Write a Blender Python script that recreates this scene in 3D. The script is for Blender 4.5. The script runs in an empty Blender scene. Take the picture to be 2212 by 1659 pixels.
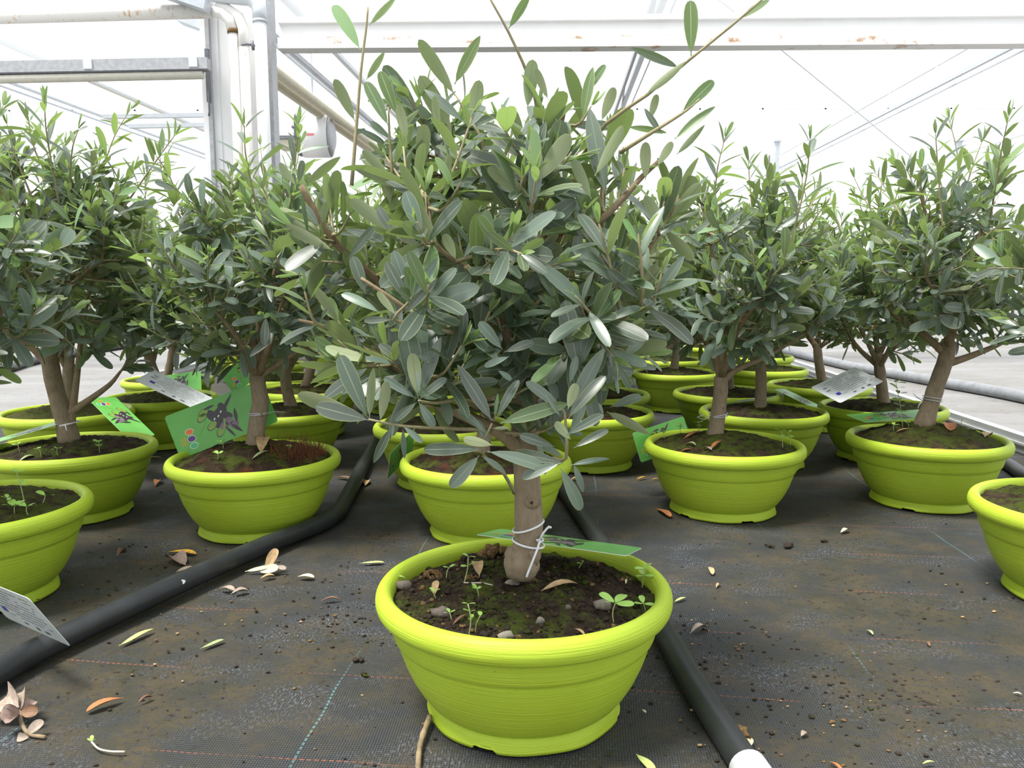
import bpy, math, random
import numpy as np
from mathutils import Vector, Matrix, noise

S = bpy.context.scene
COL = S.collection
random.seed(7)
# ---------------------------------------------------------------- camera
F, TILT, CAMH = 1770.3, 0.1225, 0.491
cam_d = bpy.data.cameras.new('camera')
cam_d.sensor_fit = 'HORIZONTAL'; cam_d.sensor_width = 36.0
cam_d.lens = F / 2212 * 36.0
cam_d.clip_start = 0.02; cam_d.clip_end = 300
cam = bpy.data.objects.new('camera', cam_d)
COL.objects.link(cam)
cam.location = (0, 0, CAMH)
cam.rotation_euler = (math.pi / 2 - TILT, 0.0024, 0)
S.camera = cam
# ---------------------------------------------------------------- world, sun, exposure
W = bpy.data.worlds.new('overcast_sky'); S.world = W
W.use_nodes = True
bg = W.node_tree.nodes['Background']
bg.inputs['Color'].default_value = (0.95, 0.985, 1.0, 1)
bg.inputs['Strength'].default_value = 1.08
sun_d = bpy.data.lights.new('sun', 'SUN')
sun_d.energy = 4.6; sun_d.angle = math.radians(16); sun_d.color = (1.0, 0.97, 0.9)
sun = bpy.data.objects.new('sun', sun_d); COL.objects.link(sun)
sun.rotation_euler = Vector((0.34, 0.20, -1.0)).to_track_quat('-Z', 'Y').to_euler()
vs = S.view_settings
vs.view_transform = 'Standard'; vs.look = 'None'; vs.gamma = 1.0; vs.use_curve_mapping = False
vs.exposure = 0.57
S.cycles.max_bounces = 8; S.cycles.transparent_max_bounces = 12
S.cycles.use_denoising = True

CT, ST = math.cos(TILT), math.sin(TILT)
def at(u, v, Y):
    a = (u - 1106) / F; b = (829.5 - v) / F
    s = Y / (CT + b * ST)
    return Vector((a * s, Y, CAMH + s * (-ST + b * CT)))
def ground(u, v, z=0.0):
    a = (u - 1106) / F; b = (829.5 - v) / F
    s = (z - CAMH) / (-ST + b * CT)
    return Vector((a * s, (CT + b * ST) * s, z))
def at_z(u, v, z):
    return ground(u, v, z)
def project(p):
    x, y, z = p[0], p[1], p[2] - CAMH
    d = y * CT - z * ST
    if d < 0.05: return None
    return 1106 + F * x / d, 829.5 - F * (y * ST + z * CT) / d, d

# ---------------------------------------------------------------- materials
MATS = {}
class NT:
    def __init__(s, name):
        m = bpy.data.materials.new(name); m.use_nodes = True
        s.m = m; s.t = m.node_tree; s.n = s.t.nodes
        s.b = s.n['Principled BSDF']; s.out = s.n['Material Output']
        MATS[name] = m
    def add(s, kind, **kw):
        n = s.n.new(kind)
        for k, v in kw.items():
            if k.startswith('i_'):
                n.inputs[k[2:].replace('_', ' ')].default_value = v
            else: setattr(n, k, v)
        return n
    def link(s, a, b): s.t.links.new(a, b)
    def math(s, op, a, b=None, c=None):
        n = s.n.new('ShaderNodeMath'); n.operation = op
        for i, x in enumerate((a, b, c)):
            if x is None: continue
            if isinstance(x, (int, float)): n.inputs[i].default_value = x
            else: s.link(x, n.inputs[i])
        return n.outputs[0]
    def mix(s, fac, a, b):
        n = s.n.new('ShaderNodeMix'); n.data_type = 'RGBA'
        for i, x in ((0, fac), (6, a), (7, b)):
            if isinstance(x, (int, float)): n.inputs[i].default_value = x
            elif isinstance(x, tuple): n.inputs[i].default_value = (*x[:3], 1)
            else: s.link(x, n.inputs[i])
        return n.outputs[2]
    def noise(s, vec, scale, detail=3, rough=.55):
        n = s.n.new('ShaderNodeTexNoise')
        n.inputs['Scale'].default_value = scale; n.inputs['Detail'].default_value = detail
        n.inputs['Roughness'].default_value = rough
        if vec is not None: s.link(vec, n.inputs['Vector'])
        return n.outputs['Fac']
    def ramp(s, fac, lo, hi):
        n = s.n.new('ShaderNodeMapRange'); n.clamp = True
        n.inputs[1].default_value = lo; n.inputs[2].default_value = hi
        s.link(fac, n.inputs[0]); return n.outputs[0]
    def bump(s, h, strength, dist):
        n = s.n.new('ShaderNodeBump'); n.inputs['Strength'].default_value = strength
        n.inputs['Distance'].default_value = dist
        s.link(h, n.inputs['Height']); s.link(n.outputs[0], s.b.inputs['Normal'])
    def base(s, c):
        if isinstance(c, tuple): s.b.inputs['Base Color'].default_value = (*c[:3], 1)
        else: s.link(c, s.b.inputs['Base Color'])
    def rough(s, v):
        if isinstance(v, (int, float)): s.b.inputs['Roughness'].default_value = v
        else: s.link(v, s.b.inputs['Roughness'])
    def coord(s, which='Object'):
        return s.n.new('ShaderNodeTexCoord').outputs[which]
    def scaled(s, vec, sc):
        n = s.n.new('ShaderNodeMapping'); n.inputs['Scale'].default_value = sc
        s.link(vec, n.inputs['Vector']); return n.outputs[0]

def simple(name, col, rough=.6, metal=0.0, var=.25, scale=40, col2=None, bump=0):
    t = NT(name); o = t.coord()
    f = t.noise(o, scale, 4)
    c2 = col2 or tuple(x * (1 - var) for x in col)
    t.base(t.mix(t.ramp(f, .35, .65), col, c2)); t.rough(rough)
    t.b.inputs['Metallic'].default_value = metal
    if bump: t.bump(f, bump, .002)
    return t.m

def mat_pot():
    t = NT('lime_plastic'); o = t.coord()
    g = t.noise(t.scaled(o, (6, 6, 620)), 1.0, 3, .65)
    big = t.noise(o, 9, 3)
    c = t.mix(t.ramp(big, .3, .7), (.41, .545, .040), (.375, .505, .030))
    spk = t.noise(o, 330, 2)
    c = t.mix(t.math('MULTIPLY', t.ramp(spk, .74, .78), .7), c, (.09, .08, .03))
    t.base(c); t.rough(.5)
    t.b.inputs['Specular IOR Level'].default_value = .35
    t.bump(g, .6, .0018)
mat_pot()

def mat_soil(name, moss, red, base=(.022, .0145, .0095)):
    t = NT(name); o = t.coord()
    n1 = t.noise(o, 60, 5, .65); n2 = t.noise(o, 14, 3); n3 = t.noise(o, 260, 3)
    c = t.mix(t.ramp(n1, .35, .7), base, tuple(x * 2.6 for x in base))
    mm = t.math('MULTIPLY', t.ramp(n2, .60 - moss * .3, .68 - moss * .25), t.ramp(n1, .38, .55))
    c = t.mix(mm, c, (.062, .082, .012))
    n4 = t.noise(t.scaled(o, (1, 1.2, 1)), 21, 3)
    c = t.mix(t.math('MULTIPLY', t.ramp(n4, .70 - red * .2, .78 - red * .2), .8), c, (.09, .03, .013))
    c = t.mix(t.ramp(n3, .7, .76), c, (.16, .12, .08))
    t.base(c); t.rough(.95); t.b.inputs['Specular IOR Level'].default_value = .15
    t.bump(t.math('ADD', n1, t.math('MULTIPLY', n3, .6)), 1.0, .012)
mat_soil('soil_dark', .42, 0.0, (.024, .017, .011))
mat_soil('soil_mossy', .75, .25, (.03, .021, .012))
mat_soil('soil_red', .45, .55, (.024, .015, .009))
mat_soil('soil_pale', 1.0, 0.1, (.06, .05, .022))

def mat_bark(name, a, b, orange=0.0):
    t = NT(name); o = t.coord()
    n1 = t.noise(t.scaled(o, (1, 1, .35)), 130, 5, .65); n2 = t.noise(o, 28, 3)
    c = t.mix(t.ramp(n1, .3, .7), a, b)
    c = t.mix(t.math('MULTIPLY', t.ramp(n2, .55, .7), .5), c, (a[0] * .55, a[1] * .5, a[2] * .45))
    if orange: c = t.mix(t.math('MULTIPLY', t.ramp(n2, .3, .5), orange), c, (.28, .17, .07))
    t.base(c); t.rough(.85); t.b.inputs['Specular IOR Level'].default_value = .2
    t.bump(n1, .5, .0025)
mat_bark('bark', (.27, .215, .15), (.18, .138, .092))
mat_bark('bark_branch', (.27, .22, .15), (.18, .138, .09), .18)
mat_bark('twig_bark', (.33, .315, .19), (.24, .205, .12), .10)

def mat_leaf(name, top, bottom, trans, tcol, rib, edge, rough=.42, sheen=.45):
    t = NT(name)
    uv = t.n.new('ShaderNodeUVMap'); uv.uv_map = 'UVMap'
    sep = t.n.new('ShaderNodeSeparateXYZ'); t.link(uv.outputs[0], sep.inputs[0])
    geo = t.n.new('ShaderNodeNewGeometry'); oi = t.n.new('ShaderNodeObjectInfo')
    rnd = t.math('FRACT', t.math('ADD', geo.outputs['Random Per Island'], oi.outputs['Random']))
    d = t.math('ABSOLUTE', t.math('SUBTRACT', sep.outputs[0], .5))
    vein = t.math('LESS_THAN', d, .028)
    edgem = t.ramp(d, .43, .5)
    # per-leaf variation of tone and hue
    hs = t.n.new('ShaderNodeHueSaturation')
    hs.inputs['Color'].default_value = (*top, 1)
    t.link(t.math('ADD', .475, t.math('MULTIPLY', rnd, .065)), hs.inputs['Hue'])
    r2 = t.math('FRACT', t.math('MULTIPLY', rnd, 7.13))
    t.link(t.math('ADD', .50, t.math('MULTIPLY', t.math('MULTIPLY', r2, r2), 1.35)), hs.inputs['Value'])
    r3 = t.math('FRACT', t.math('MULTIPLY', rnd, 13.7))
    t.link(t.math('ADD', .7, t.math('MULTIPLY', r3, .55)), hs.inputs['Saturation'])
    ct = t.mix(vein, hs.outputs[0], rib)
    fine = t.noise(t.coord('UV'), 60, 3)
    ct = t.mix(t.math('MULTIPLY', t.ramp(fine, .45, .7), .28), ct, (.30, .36, .30))
    hb = t.n.new('ShaderNodeHueSaturation')
    hb.inputs['Color'].default_value = (*bottom, 1)
    t.link(t.math('ADD', .75, t.math('MULTIPLY', r2, .45)), hb.inputs['Value'])
    t.link(t.math('ADD', .485, t.math('MULTIPLY', rnd, .03)), hb.inputs['Hue'])
    cb = t.mix(vein, hb.outputs[0], tuple(x * .75 for x in bottom))
    c = t.mix(geo.outputs['Backfacing'], ct, cb)
    c = t.mix(t.math('MULTIPLY', edgem, .55), c, edge)
    t.base(c)
    t.rough(t.math('ADD', rough, t.math('MULTIPLY', geo.outputs['Backfacing'], .3)))
    t.b.inputs['Specular IOR Level'].default_value = sheen
    tr = t.n.new('ShaderNodeBsdfTranslucent')
    t.link(t.mix(t.math('MULTIPLY', edgem, .5), tcol, edge), tr.inputs[0])
    mx = t.n.new('ShaderNodeMixShader'); mx.inputs[0].default_value = trans
    t.link(t.b.outputs[0], mx.inputs[1]); t.link(tr.outputs[0], mx.inputs[2])
    t.link(mx.outputs[0], t.out.inputs[0])
mat_leaf('leaf_mature', (.076, .110, .088), (.235, .275, .150), .26, (.22, .33, .07), (.19, .24, .16), (.34, .41, .20), .36, .75)
mat_leaf('leaf_young', (.165, .245, .105), (.28, .355, .165), .36, (.31, .46, .11), (.32, .41, .20), (.46, .55, .22), .4, .5)
mat_leaf('leaf_yellow', (.55, .28, .03), (.5, .3, .06), .3, (.6, .35, .04), (.6, .4, .1), (.5, .3, .05))

def mat_dryleaf(name, a, b, rough=.7):
    t = NT(name)
    uv = t.n.new('ShaderNodeUVMap'); uv.uv_map = 'UVMap'
    sep = t.n.new('ShaderNodeSeparateXYZ'); t.link(uv.outputs[0], sep.inputs[0])
    d = t.math('ABSOLUTE', t.math('SUBTRACT', sep.outputs[0], .5))
    n = t.noise(t.coord(), 120, 4)
    c = t.mix(t.ramp(n, .35, .65), a, b)
    c = t.mix(t.math('MULTIPLY', t.math('LESS_THAN', d, .03), .5), c, tuple(x * .5 for x in a))
    t.base(c); t.rough(rough); t.bump(n, .4, .002)
mat_dryleaf('dry_orange', (.40, .155, .05), (.27, .10, .035))
mat_dryleaf('dry_tan', (.52, .36, .19), (.36, .23, .12))
mat_dryleaf('dry_brown', (.22, .12, .065), (.13, .065, .035))
mat_dryleaf('dry_mauve', (.30, .215, .18), (.20, .135, .11))
mat_dryleaf('dry_grey', (.36, .29, .235), (.24, .185, .145))
mat_dryleaf('dry_cream', (.66, .62, .42), (.52, .47, .30))
mat_dryleaf('dry_yellow', (.66, .42, .03), (.42, .16, .03))
mat_dryleaf('dry_olive', (.22, .29, .12), (.32, .36, .17))
mat_dryleaf('dry_lime', (.50, .56, .19), (.40, .48, .14))
mat_dryleaf('seedling_green', (.30, .50, .10), (.24, .43, .08), .5)

simple('seedling_stem', (.36, .42, .16), .6)
simple('root_white', (.62, .55, .45), .6)
simple('pebble_grey', (.15, .12, .10), .85, var=.45, scale=90, bump=.5)
simple('pebble_pale', (.27, .24, .19), .85, var=.45, scale=90, bump=.5)
simple('crumb', (.035, .022, .014), .95, var=.5, scale=200)
simple('dry_moss', (.20, .115, .04), .95, var=.6, scale=300, bump=.6)
simple('red_moss', (.22, .055, .022), .9, var=.4)
simple('white_cord', (.72, .72, .76), .7, var=.12, scale=600)
simple('grey_wire', (.45, .46, .50), .5, var=.1)
simple('white_paint', (.80, .80, .81), .45, var=.04, scale=6)
simple('old_white', (.74, .73, .70), .5, var=.10, scale=10)
simple('rusty_white', (.76, .74, .71), .5, scale=22, col2=(.76, .70, .62))
simple('galvanised', (.58, .62, .68), .4, .1, var=.18, scale=30)
simple('pale_galvanised', (.66, .70, .75), .45, .1, var=.08, scale=30)
simple('dark_grey_steel', (.17, .175, .20), .5, .1, var=.2)
simple('mid_grey_steel', (.42, .425, .45), .5, .1, var=.2)
simple('beige_pipe', (.60, .56, .44), .4, .1, var=.12, scale=15)
simple('beige_screen', (.60, .58, .50), .7, var=.1)
simple('black_pe', (.024, .026, .030), .42, var=.3, scale=25)
simple('grey_pe', (.23, .24, .26), .4, var=.25, scale=25)
simple('pvc_white', (.70, .71, .74), .35, var=.05)
simple('worn_pale', (.55, .58, .58), .6, var=.4, scale=200)
simple('alu', (.60, .62, .64), .35, .5, var=.12, scale=12)
simple('stick', (.30, .22, .13), .8, var=.45, scale=60)
simple('fan_dark', (.13, .14, .16), .5, .2, var=.4)
simple('red_print', (.75, .12, .18), .6, var=.2)

def rust_mat():
    t = NT('rusty_beam'); o = t.coord()
    n = t.noise(o, 9, 5, .7); n2 = t.noise(t.scaled(o, (.6, 1, 6)), 3, 3)
    m = t.math('MULTIPLY', t.ramp(n, .54, .64), t.ramp(n2, .45, .6))
    t.base(t.mix(m, (.78, .77, .77), (.42, .22, .10))); t.rough(.55)
rust_mat()
def rust_pipe():
    t = NT('rust_pipe'); o = t.coord()
    n = t.noise(t.scaled(o, (1, 1, .4)), 38, 5, .7); n2 = t.noise(o, 6, 2)
    m = t.math('MULTIPLY', t.ramp(n, .56, .66), t.ramp(n2, .4, .6))
    t.base(t.mix(m, (.77, .75, .72), (.58, .34, .16))); t.rough(.5)
rust_pipe()

def mat_card(name, col, trans=.25, rough=.28):
    t = NT(name); o = t.coord()
    n = t.noise(o, 14, 2)
    c = t.mix(t.ramp(n, .35, .7), col, tuple(min(1, x * 1.15 + .02) for x in col))
    t.base(c); t.rough(rough)
    tr = t.n.new('ShaderNodeBsdfTranslucent'); t.link(c, tr.inputs[0])
    mx = t.n.new('ShaderNodeMixShader'); mx.inputs[0].default_value = trans
    t.link(t.b.outputs[0], mx.inputs[1]); t.link(tr.outputs[0], mx.inputs[2])
    t.link(mx.outputs[0], t.out.inputs[0])
mat_card('card_green', (.16, .50, .10))
mat_card('card_white', (.70, .72, .75), .15)
for nm, c in dict(print_dark=(.035, .025, .035), print_olive=(.22, .36, .06), print_purple=(.10, .03, .22),
                  print_orange=(.75, .16, .03), print_teal=(.08, .45, .18), print_white=(.80, .85, .80),
                  print_pale=(.45, .70, .42), print_ink=(.12, .13, .17), print_blue=(.04, .05, .40),
                  print_gold=(.55, .40, .05), print_mauve=(.20, .13, .19)).items():
    simple(nm, c, .35, var=.1)

def mat_fabric():
    t = NT('ground_fabric')
    geo = t.n.new('ShaderNodeNewGeometry'); pos = geo.outputs['Position']
    wob = t.noise(pos, 4, 2)
    sep = t.n.new('ShaderNodeSeparateXYZ'); t.link(pos, sep.inputs[0])
    w = t.math('MULTIPLY', t.math('SUBTRACT', wob, .5), .02)
    xp = t.math('ADD', t.math('SUBTRACT', sep.outputs[0], t.math('MULTIPLY', sep.outputs[1], .085)), w)
    yp = t.math('ADD', t.math('ADD', sep.outputs[1], t.math('MULTIPLY', sep.outputs[0], .12)), w)
    def line(c, off, per, half):
        f = t.math('FRACT', t.math('ADD', t.math('DIVIDE', t.math('SUBTRACT', c, off), per), .5))
        return t.math('LESS_THAN', t.math('ABSOLUTE', t.math('MULTIPLY', t.math('SUBTRACT', f, .5), per)), half)
    def thread(c, per):
        return t.math('ABSOLUTE', t.math('SINE', t.math('MULTIPLY', c, math.pi / per)))
    wx = thread(xp, .0030); wy = thread(yp, .0036)
    weave = t.math('MULTIPLY', wx, wy)
    big = t.noise(pos, 2.6, 9, .68); mid = t.noise(pos, 13, 7, .66); fine = t.noise(pos, 120, 5, .7)
    dirt = t.ramp(t.math('ADD', t.math('MULTIPLY', big, .65), t.math('MULTIPLY', mid, .35)), .42, .57)
    c = t.mix(weave, (.013, .014, .016), (.060, .064, .073))
    sheen_mask = t.ramp(t.noise(t.scaled(pos, (1, 1.6, 1)), 5.5, 6, .6), .47, .66)
    streak = t.ramp(t.noise(t.scaled(pos, (420, 150, 1)), 1.0, 2), .50, .68)
    c = t.mix(t.math('MULTIPLY', t.math('MULTIPLY', sheen_mask, streak), .85), c, (.20, .21, .25))  # bluish weave sheen put into the colour as pale streaks
    dc = t.mix(t.ramp(mid, .38, .62), (.030, .031, .017), (.062, .050, .030))
    c = t.mix(t.math('MULTIPLY', dirt, t.ramp(fine, .30, .52)), c, dc)
    clod = t.math('MULTIPLY', t.ramp(t.noise(pos, 75, 6, .75), .57, .63), t.ramp(big, .47, .58))
    c = t.mix(clod, c, (.018, .012, .008))
    fade1 = t.ramp(t.noise(t.scaled(pos, (1, .6, 1)), 4.5, 2), .50, .60)
    fade2 = t.ramp(t.noise(t.scaled(pos, (.6, 1, 1)), 6.3, 2), .45, .56)
    dash1 = t.math('GREATER_THAN', t.math('SINE', t.math('MULTIPLY', yp, 760.)), -.35)
    dash2 = t.math('GREATER_THAN', t.math('SINE', t.math('MULTIPLY', xp, 820.)), -.35)
    l1 = t.math('MULTIPLY', t.math('MULTIPLY', line(xp, .036, .333, .0012), fade1), dash1)
    l2 = t.math('MULTIPLY', t.math('MULTIPLY', line(yp, .775, .187, .0011), fade2), dash2)
    c = t.mix(t.math('MULTIPLY', l1, .45), c, (.14, .36, .38)); c = t.mix(t.math('MULTIPLY', l2, .7), c, (.28, .085, .05))
    t.base(c)
    t.rough(t.math('ADD', .56, t.math('MULTIPLY', dirt, .36)))
    t.b.inputs['Specular IOR Level'].default_value = .3
    h = t.math('ADD', t.math('MULTIPLY', weave, .6), t.math('MULTIPLY', fine, 1.4))
    t.bump(t.math('ADD', h, t.math('MULTIPLY', mid, 2.)), .55, .0022)
mat_fabric()
def mat_concrete():
    t = NT('pale_concrete'); o = t.coord()
    n = t.noise(t.scaled(o, (.5, 1.6, 1)), 2.2, 5, .6); n2 = t.noise(o, 26, 4)
    c = t.mix(t.ramp(n, .35, .65), (.215, .215, .222), (.155, .147, .135))
    c = t.mix(t.math('MULTIPLY', t.ramp(n2, .58, .68), .5), c, (.10, .085, .065))
    t.base(c); t.rough(.6); t.bump(n2, .2, .003)
mat_concrete()
def mat_sheet():
    t = NT('blown_white')  # translucent white that gives the panels a blown-out brightness
    tl = t.n.new('ShaderNodeBsdfTranslucent'); tl.inputs[0].default_value = (.96, .97, .98, 1)
    tp_ = t.n.new('ShaderNodeBsdfTransparent')
    mx = t.n.new('ShaderNodeMixShader'); mx.inputs[0].default_value = .55
    t.link(tp_.outputs[0], mx.inputs[1]); t.link(tl.outputs[0], mx.inputs[2]); t.link(mx.outputs[0], t.out.inputs[0])
mat_sheet()
def mat_pane():
    t = NT('greenhouse_glass')
    tr = t.n.new('ShaderNodeBsdfTransparent'); tl = t.n.new('ShaderNodeBsdfTranslucent')
    tl.inputs[0].default_value = (.95, .97, 1, 1)
    mx = t.n.new('ShaderNodeMixShader'); mx.inputs[0].default_value = .35
    t.link(tr.outputs[0], mx.inputs[1]); t.link(tl.outputs[0], mx.inputs[2])
    t.link(mx.outputs[0], t.out.inputs[0])
mat_pane()

# ---------------------------------------------------------------- geometry helpers
class MB:
    def __init__(s): s.v = []; s.f = []; s.mi = []; s.sm = []; s.uv = []; s.mats = []
    def mat(s, m):
        if m not in s.mats: s.mats.append(m)
        return s.mats.index(m)
    def add(s, vs, fs, m, smooth=True, uv=None):
        o = len(s.v); k = s.mat(m)
        s.v += [tuple(p) for p in vs]
        s.uv += list(uv) if uv is not None else [(0.5, 0.5)] * len(vs)
        for f in fs:
            s.f.append(tuple(i + o for i in f)); s.mi.append(k); s.sm.append(smooth)
    def box(s, lo, hi, m):
        x0, y0, z0 = lo; x1, y1, z1 = hi
        vs = [(x0, y0, z0), (x1, y0, z0), (x1, y1, z0), (x0, y1, z0), (x0, y0, z1), (x1, y0, z1), (x1, y1, z1), (x0, y1, z1)]
        s.add(vs, [(0, 3, 2, 1), (4, 5, 6, 7), (0, 1, 5, 4), (1, 2, 6, 5), (2, 3, 7, 6), (3, 0, 4, 7)], m, False)
    def bar(s, a, b, w, h, m, up=Vector((0, 0, 1))):
        a = Vector(a); b = Vector(b); d = (b - a).normalized()
        if abs(d.dot(up)) > .98: up = Vector((0, 1, 0))
        x = d.cross(up).normalized(); z = x.cross(d)
        vs = [p + x * (i * w / 2) + z * (j * h / 2) for p in (a, b) for i, j in ((-1, -1), (1, -1), (1, 1), (-1, 1))]
        s.add(vs, [(3, 2, 1, 0), (4, 5, 6, 7), (0, 1, 5, 4), (1, 2, 6, 5), (2, 3, 7, 6), (3, 0, 4, 7)], m, False)
    def tube(s, pts, rad, m, n=8, cap=True):
        pts = [Vector(p) for p in pts]
        if not hasattr(rad, '__len__'): rad = [rad] * len(pts)
        vs = []; fs = []; x = None
        for i, p in enumerate(pts):
            d = (pts[min(i + 1, len(pts) - 1)] - pts[max(i - 1, 0)])
            d = d.normalized() if d.length > 1e-9 else Vector((0, 0, 1))
            if x is None: x = d.orthogonal().normalized()
            else:
                x = x - d * x.dot(d); x = x.normalized() if x.length > 1e-6 else d.orthogonal().normalized()
            y = d.cross(x)
            for k in range(n):
                a = 2 * math.pi * k / n
                vs.append(p + (x * math.cos(a) + y * math.sin(a)) * rad[i])
        for i in range(len(pts) - 1):
            for k in range(n):
                k2 = (k + 1) % n
                fs.append((i * n + k, i * n + k2, (i + 1) * n + k2, (i + 1) * n + k))
        if cap:
            fs.append(tuple(range(n - 1, -1, -1))); o = (len(pts) - 1) * n
            fs.append(tuple(o + k for k in range(n)))
        s.add(vs, fs, m)
    def lathe(s, prof, m, n=72, closed=False):
        vs = [(r * math.cos(2 * math.pi * k / n), r * math.sin(2 * math.pi * k / n), z) for r, z in prof for k in range(n)]
        fs = []; L = len(prof)
        for i in range(L if closed else L - 1):
            j = (i + 1) % L
            for k in range(n):
                k2 = (k + 1) % n
                fs.append((i * n + k, i * n + k2, j * n + k2, j * n + k))
        s.add(vs, fs, m)
    def blob(s, c, r, m, rng, sq=(1, 1, 1), rough=.25):
        vs = []; fs = []; nu, nv = 7, 5
        ph = rng.random() * 100
        for j in range(nv + 1):
            for k in range(nu):
                th = math.pi * j / nv; a = 2 * math.pi * k / nu
                d = Vector((math.sin(th) * math.cos(a), math.sin(th) * math.sin(a), math.cos(th)))
                q = 1 + rough * noise.noise(d * 1.7 + Vector((ph, ph, 0))) * 1.6
                vs.append((c[0] + d.x * r * q * sq[0], c[1] + d.y * r * q * sq[1], c[2] + d.z * r * q * sq[2]))
        for j in range(nv):
            for k in range(nu):
                k2 = (k + 1) % nu
                fs.append((j * nu + k, (j + 1) * nu + k, (j + 1) * nu + k2, j * nu + k2))
        s.add(vs, fs, m)
    def mesh(s, name):
        me = bpy.data.meshes.new(name)
        me.from_pydata(s.v, [], s.f)
        for m in s.mats: me.materials.append(MATS[m])
        me.polygons.foreach_set('material_index', s.mi)
        me.polygons.foreach_set('use_smooth', s.sm)
        u = me.uv_layers.new(name='UVMap')
        li = np.empty(len(me.loops), dtype=np.int32); me.loops.foreach_get('vertex_index', li)
        u.data.foreach_set('uv', np.array(s.uv, dtype=np.float32)[li].ravel())
        me.update(); return me
    def build(s, name, parent=None, loc=None):
        o = bpy.data.objects.new(name, s.mesh(name)); COL.objects.link(o)
        if parent is not None: o.parent = parent
        if loc is not None: o.location = loc
        return o
def tag(o, label=None, cat=None, group=None, kind=None):
    for k, v in (('label', label), ('category', cat), ('group', group), ('kind', kind)):
        if v: o[k] = v
    return o
def empty(name, loc, rz=0.0):
    o = bpy.data.objects.new(name, None); COL.objects.link(o)
    o.location = loc; o.rotation_euler = (0, 0, rz); o.empty_display_size = .05
    return o
def place(name, mesh, parent=None, mat=None):
    o = bpy.data.objects.new(name, mesh); COL.objects.link(o)
    if parent is not None: o.parent = parent
    if mat is not None: o.matrix_local = mat
    return o
def spline(pts, n):
    """Catmull-Rom through pts"""
    pts = [Vector(p) for p in pts]
    if len(pts) == 2: return [pts[0].lerp(pts[1], i / n) for i in range(n + 1)]
    P = [pts[0] * 2 - pts[1]] + pts + [pts[-1] * 2 - pts[-2]]
    out = []; m = len(pts) - 1
    for i in range(n + 1):
        t = i / n * m; k = min(int(t), m - 1); t -= k
        a, b, c, d = P[k:k + 4]
        out.append(.5 * ((2 * b) + (c - a) * t + (2 * a - 5 * b + 4 * c - d) * t * t + (3 * b - a - 3 * c + d) * t ** 3))
    return out

# ---------------------------------------------------------------- floor
AX = Vector((.053, 1, 0)).normalized()             # direction in which the greenhouse bays run
def grid_sheet(name, x0, x1, y0, y1, z, mat, nx, ny, amp):
    b = MB(); vs = []; fs = []
    for j in range(ny + 1):
        for i in range(nx + 1):
            y = y0 + (y1 - y0) * j / ny; x = x0 + (x1 - x0) * i / nx + .053 * (y - 2)
            h = amp * noise.noise(Vector((x * 3, y * 4, 1.3))) + amp * .5 * noise.noise(Vector((x * 8, y * 9, 4.))) - amp
            vs.append((x, y, z + h))
    for j in range(ny):
        for i in range(nx):
            a = j * (nx + 1) + i; fs.append((a, a + 1, a + nx + 2, a + nx + 1))
    b.add(vs, fs, mat); return b.build(name)
tag(grid_sheet('floor', -1.86, 1.445, .1, 12, 0.0, 'ground_fabric', 90, 260, .0022), 'black woven ground cover fabric with coloured threads under the pots', 'ground cover', kind='structure')
b = MB(); b.add([(-40, -3, -.012), (40, -3, -.012), (40, 40, -.012), (-40, 40, -.012)], [(0, 1, 2, 3)], 'pale_concrete', False)
tag(b.build('floor_walkway'), 'pale concrete walkway floor beyond the planting bed', 'floor', kind='structure')

def axis_pt(p, dy): return Vector(p) + Vector((.053 * dy, dy, 0))
# aluminium edge rails of the bed
def rail(name, p, y1, label, flip=1):
    r = empty(name, p); tag(r, label, 'edge rail')
    L = y1 - p.y
    for nm, w, h, x, z in (('web', .006, .046, 0, .024), ('flange', .030, .004, .012 * flip, .048), ('flange', .05, .004, .022 * flip, .002), ('rib', .010, .006, -.004 * flip, .026)):
        q = MB(); q.bar((x, 0, z), (x + .053 * L, L, z), w, h, 'alu'); q.build(nm, r)
rail('edge_rail', Vector((1.415, 1.2, .0)), 9, 'aluminium edge rail along the right side of the bed')
rail('edge_rail', Vector((-1.80, 3.9, .0)), 9, 'aluminium edge rail along the left side of the bed', -1)
# pipes on the walkways
def pipe(name, pts, r, mat, label, cat='pipe', n=14, seg=60, ends=True):
    b = MB(); b.tube(spline(pts, seg), r, mat, n); o = b.build(name); tag(o, label, cat); return o
pipe('hose_pipe', [(2.16, 2.2, .014), (2.134, 3.38, .014), (2.06, 3.9, .014), (1.98, 4.45, .014), (1.93, 4.94, .014), (1.9, 8, .014)], .026, 'grey_pe', 'long grey pipe lying on the pale walkway at right')
pipe('hose_pipe', [(-2.6, 3.2, .014), (-2.87, 4.57, .014), (-3.04, 5.5, .014), (-3.0, 8, .014)], .026, 'black_pe', 'dark pipe lying on the pale walkway at left')
pipe('hose_pipe', [(1.21, 1.60, .014), (1.262, 1.95, .014), (1.31, 2.14, .014), (1.375, 2.6, .014), (1.44, 4.6, .014)], .0165, 'black_pe', 'short visible length of black pipe beside the right edge rail')

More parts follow.
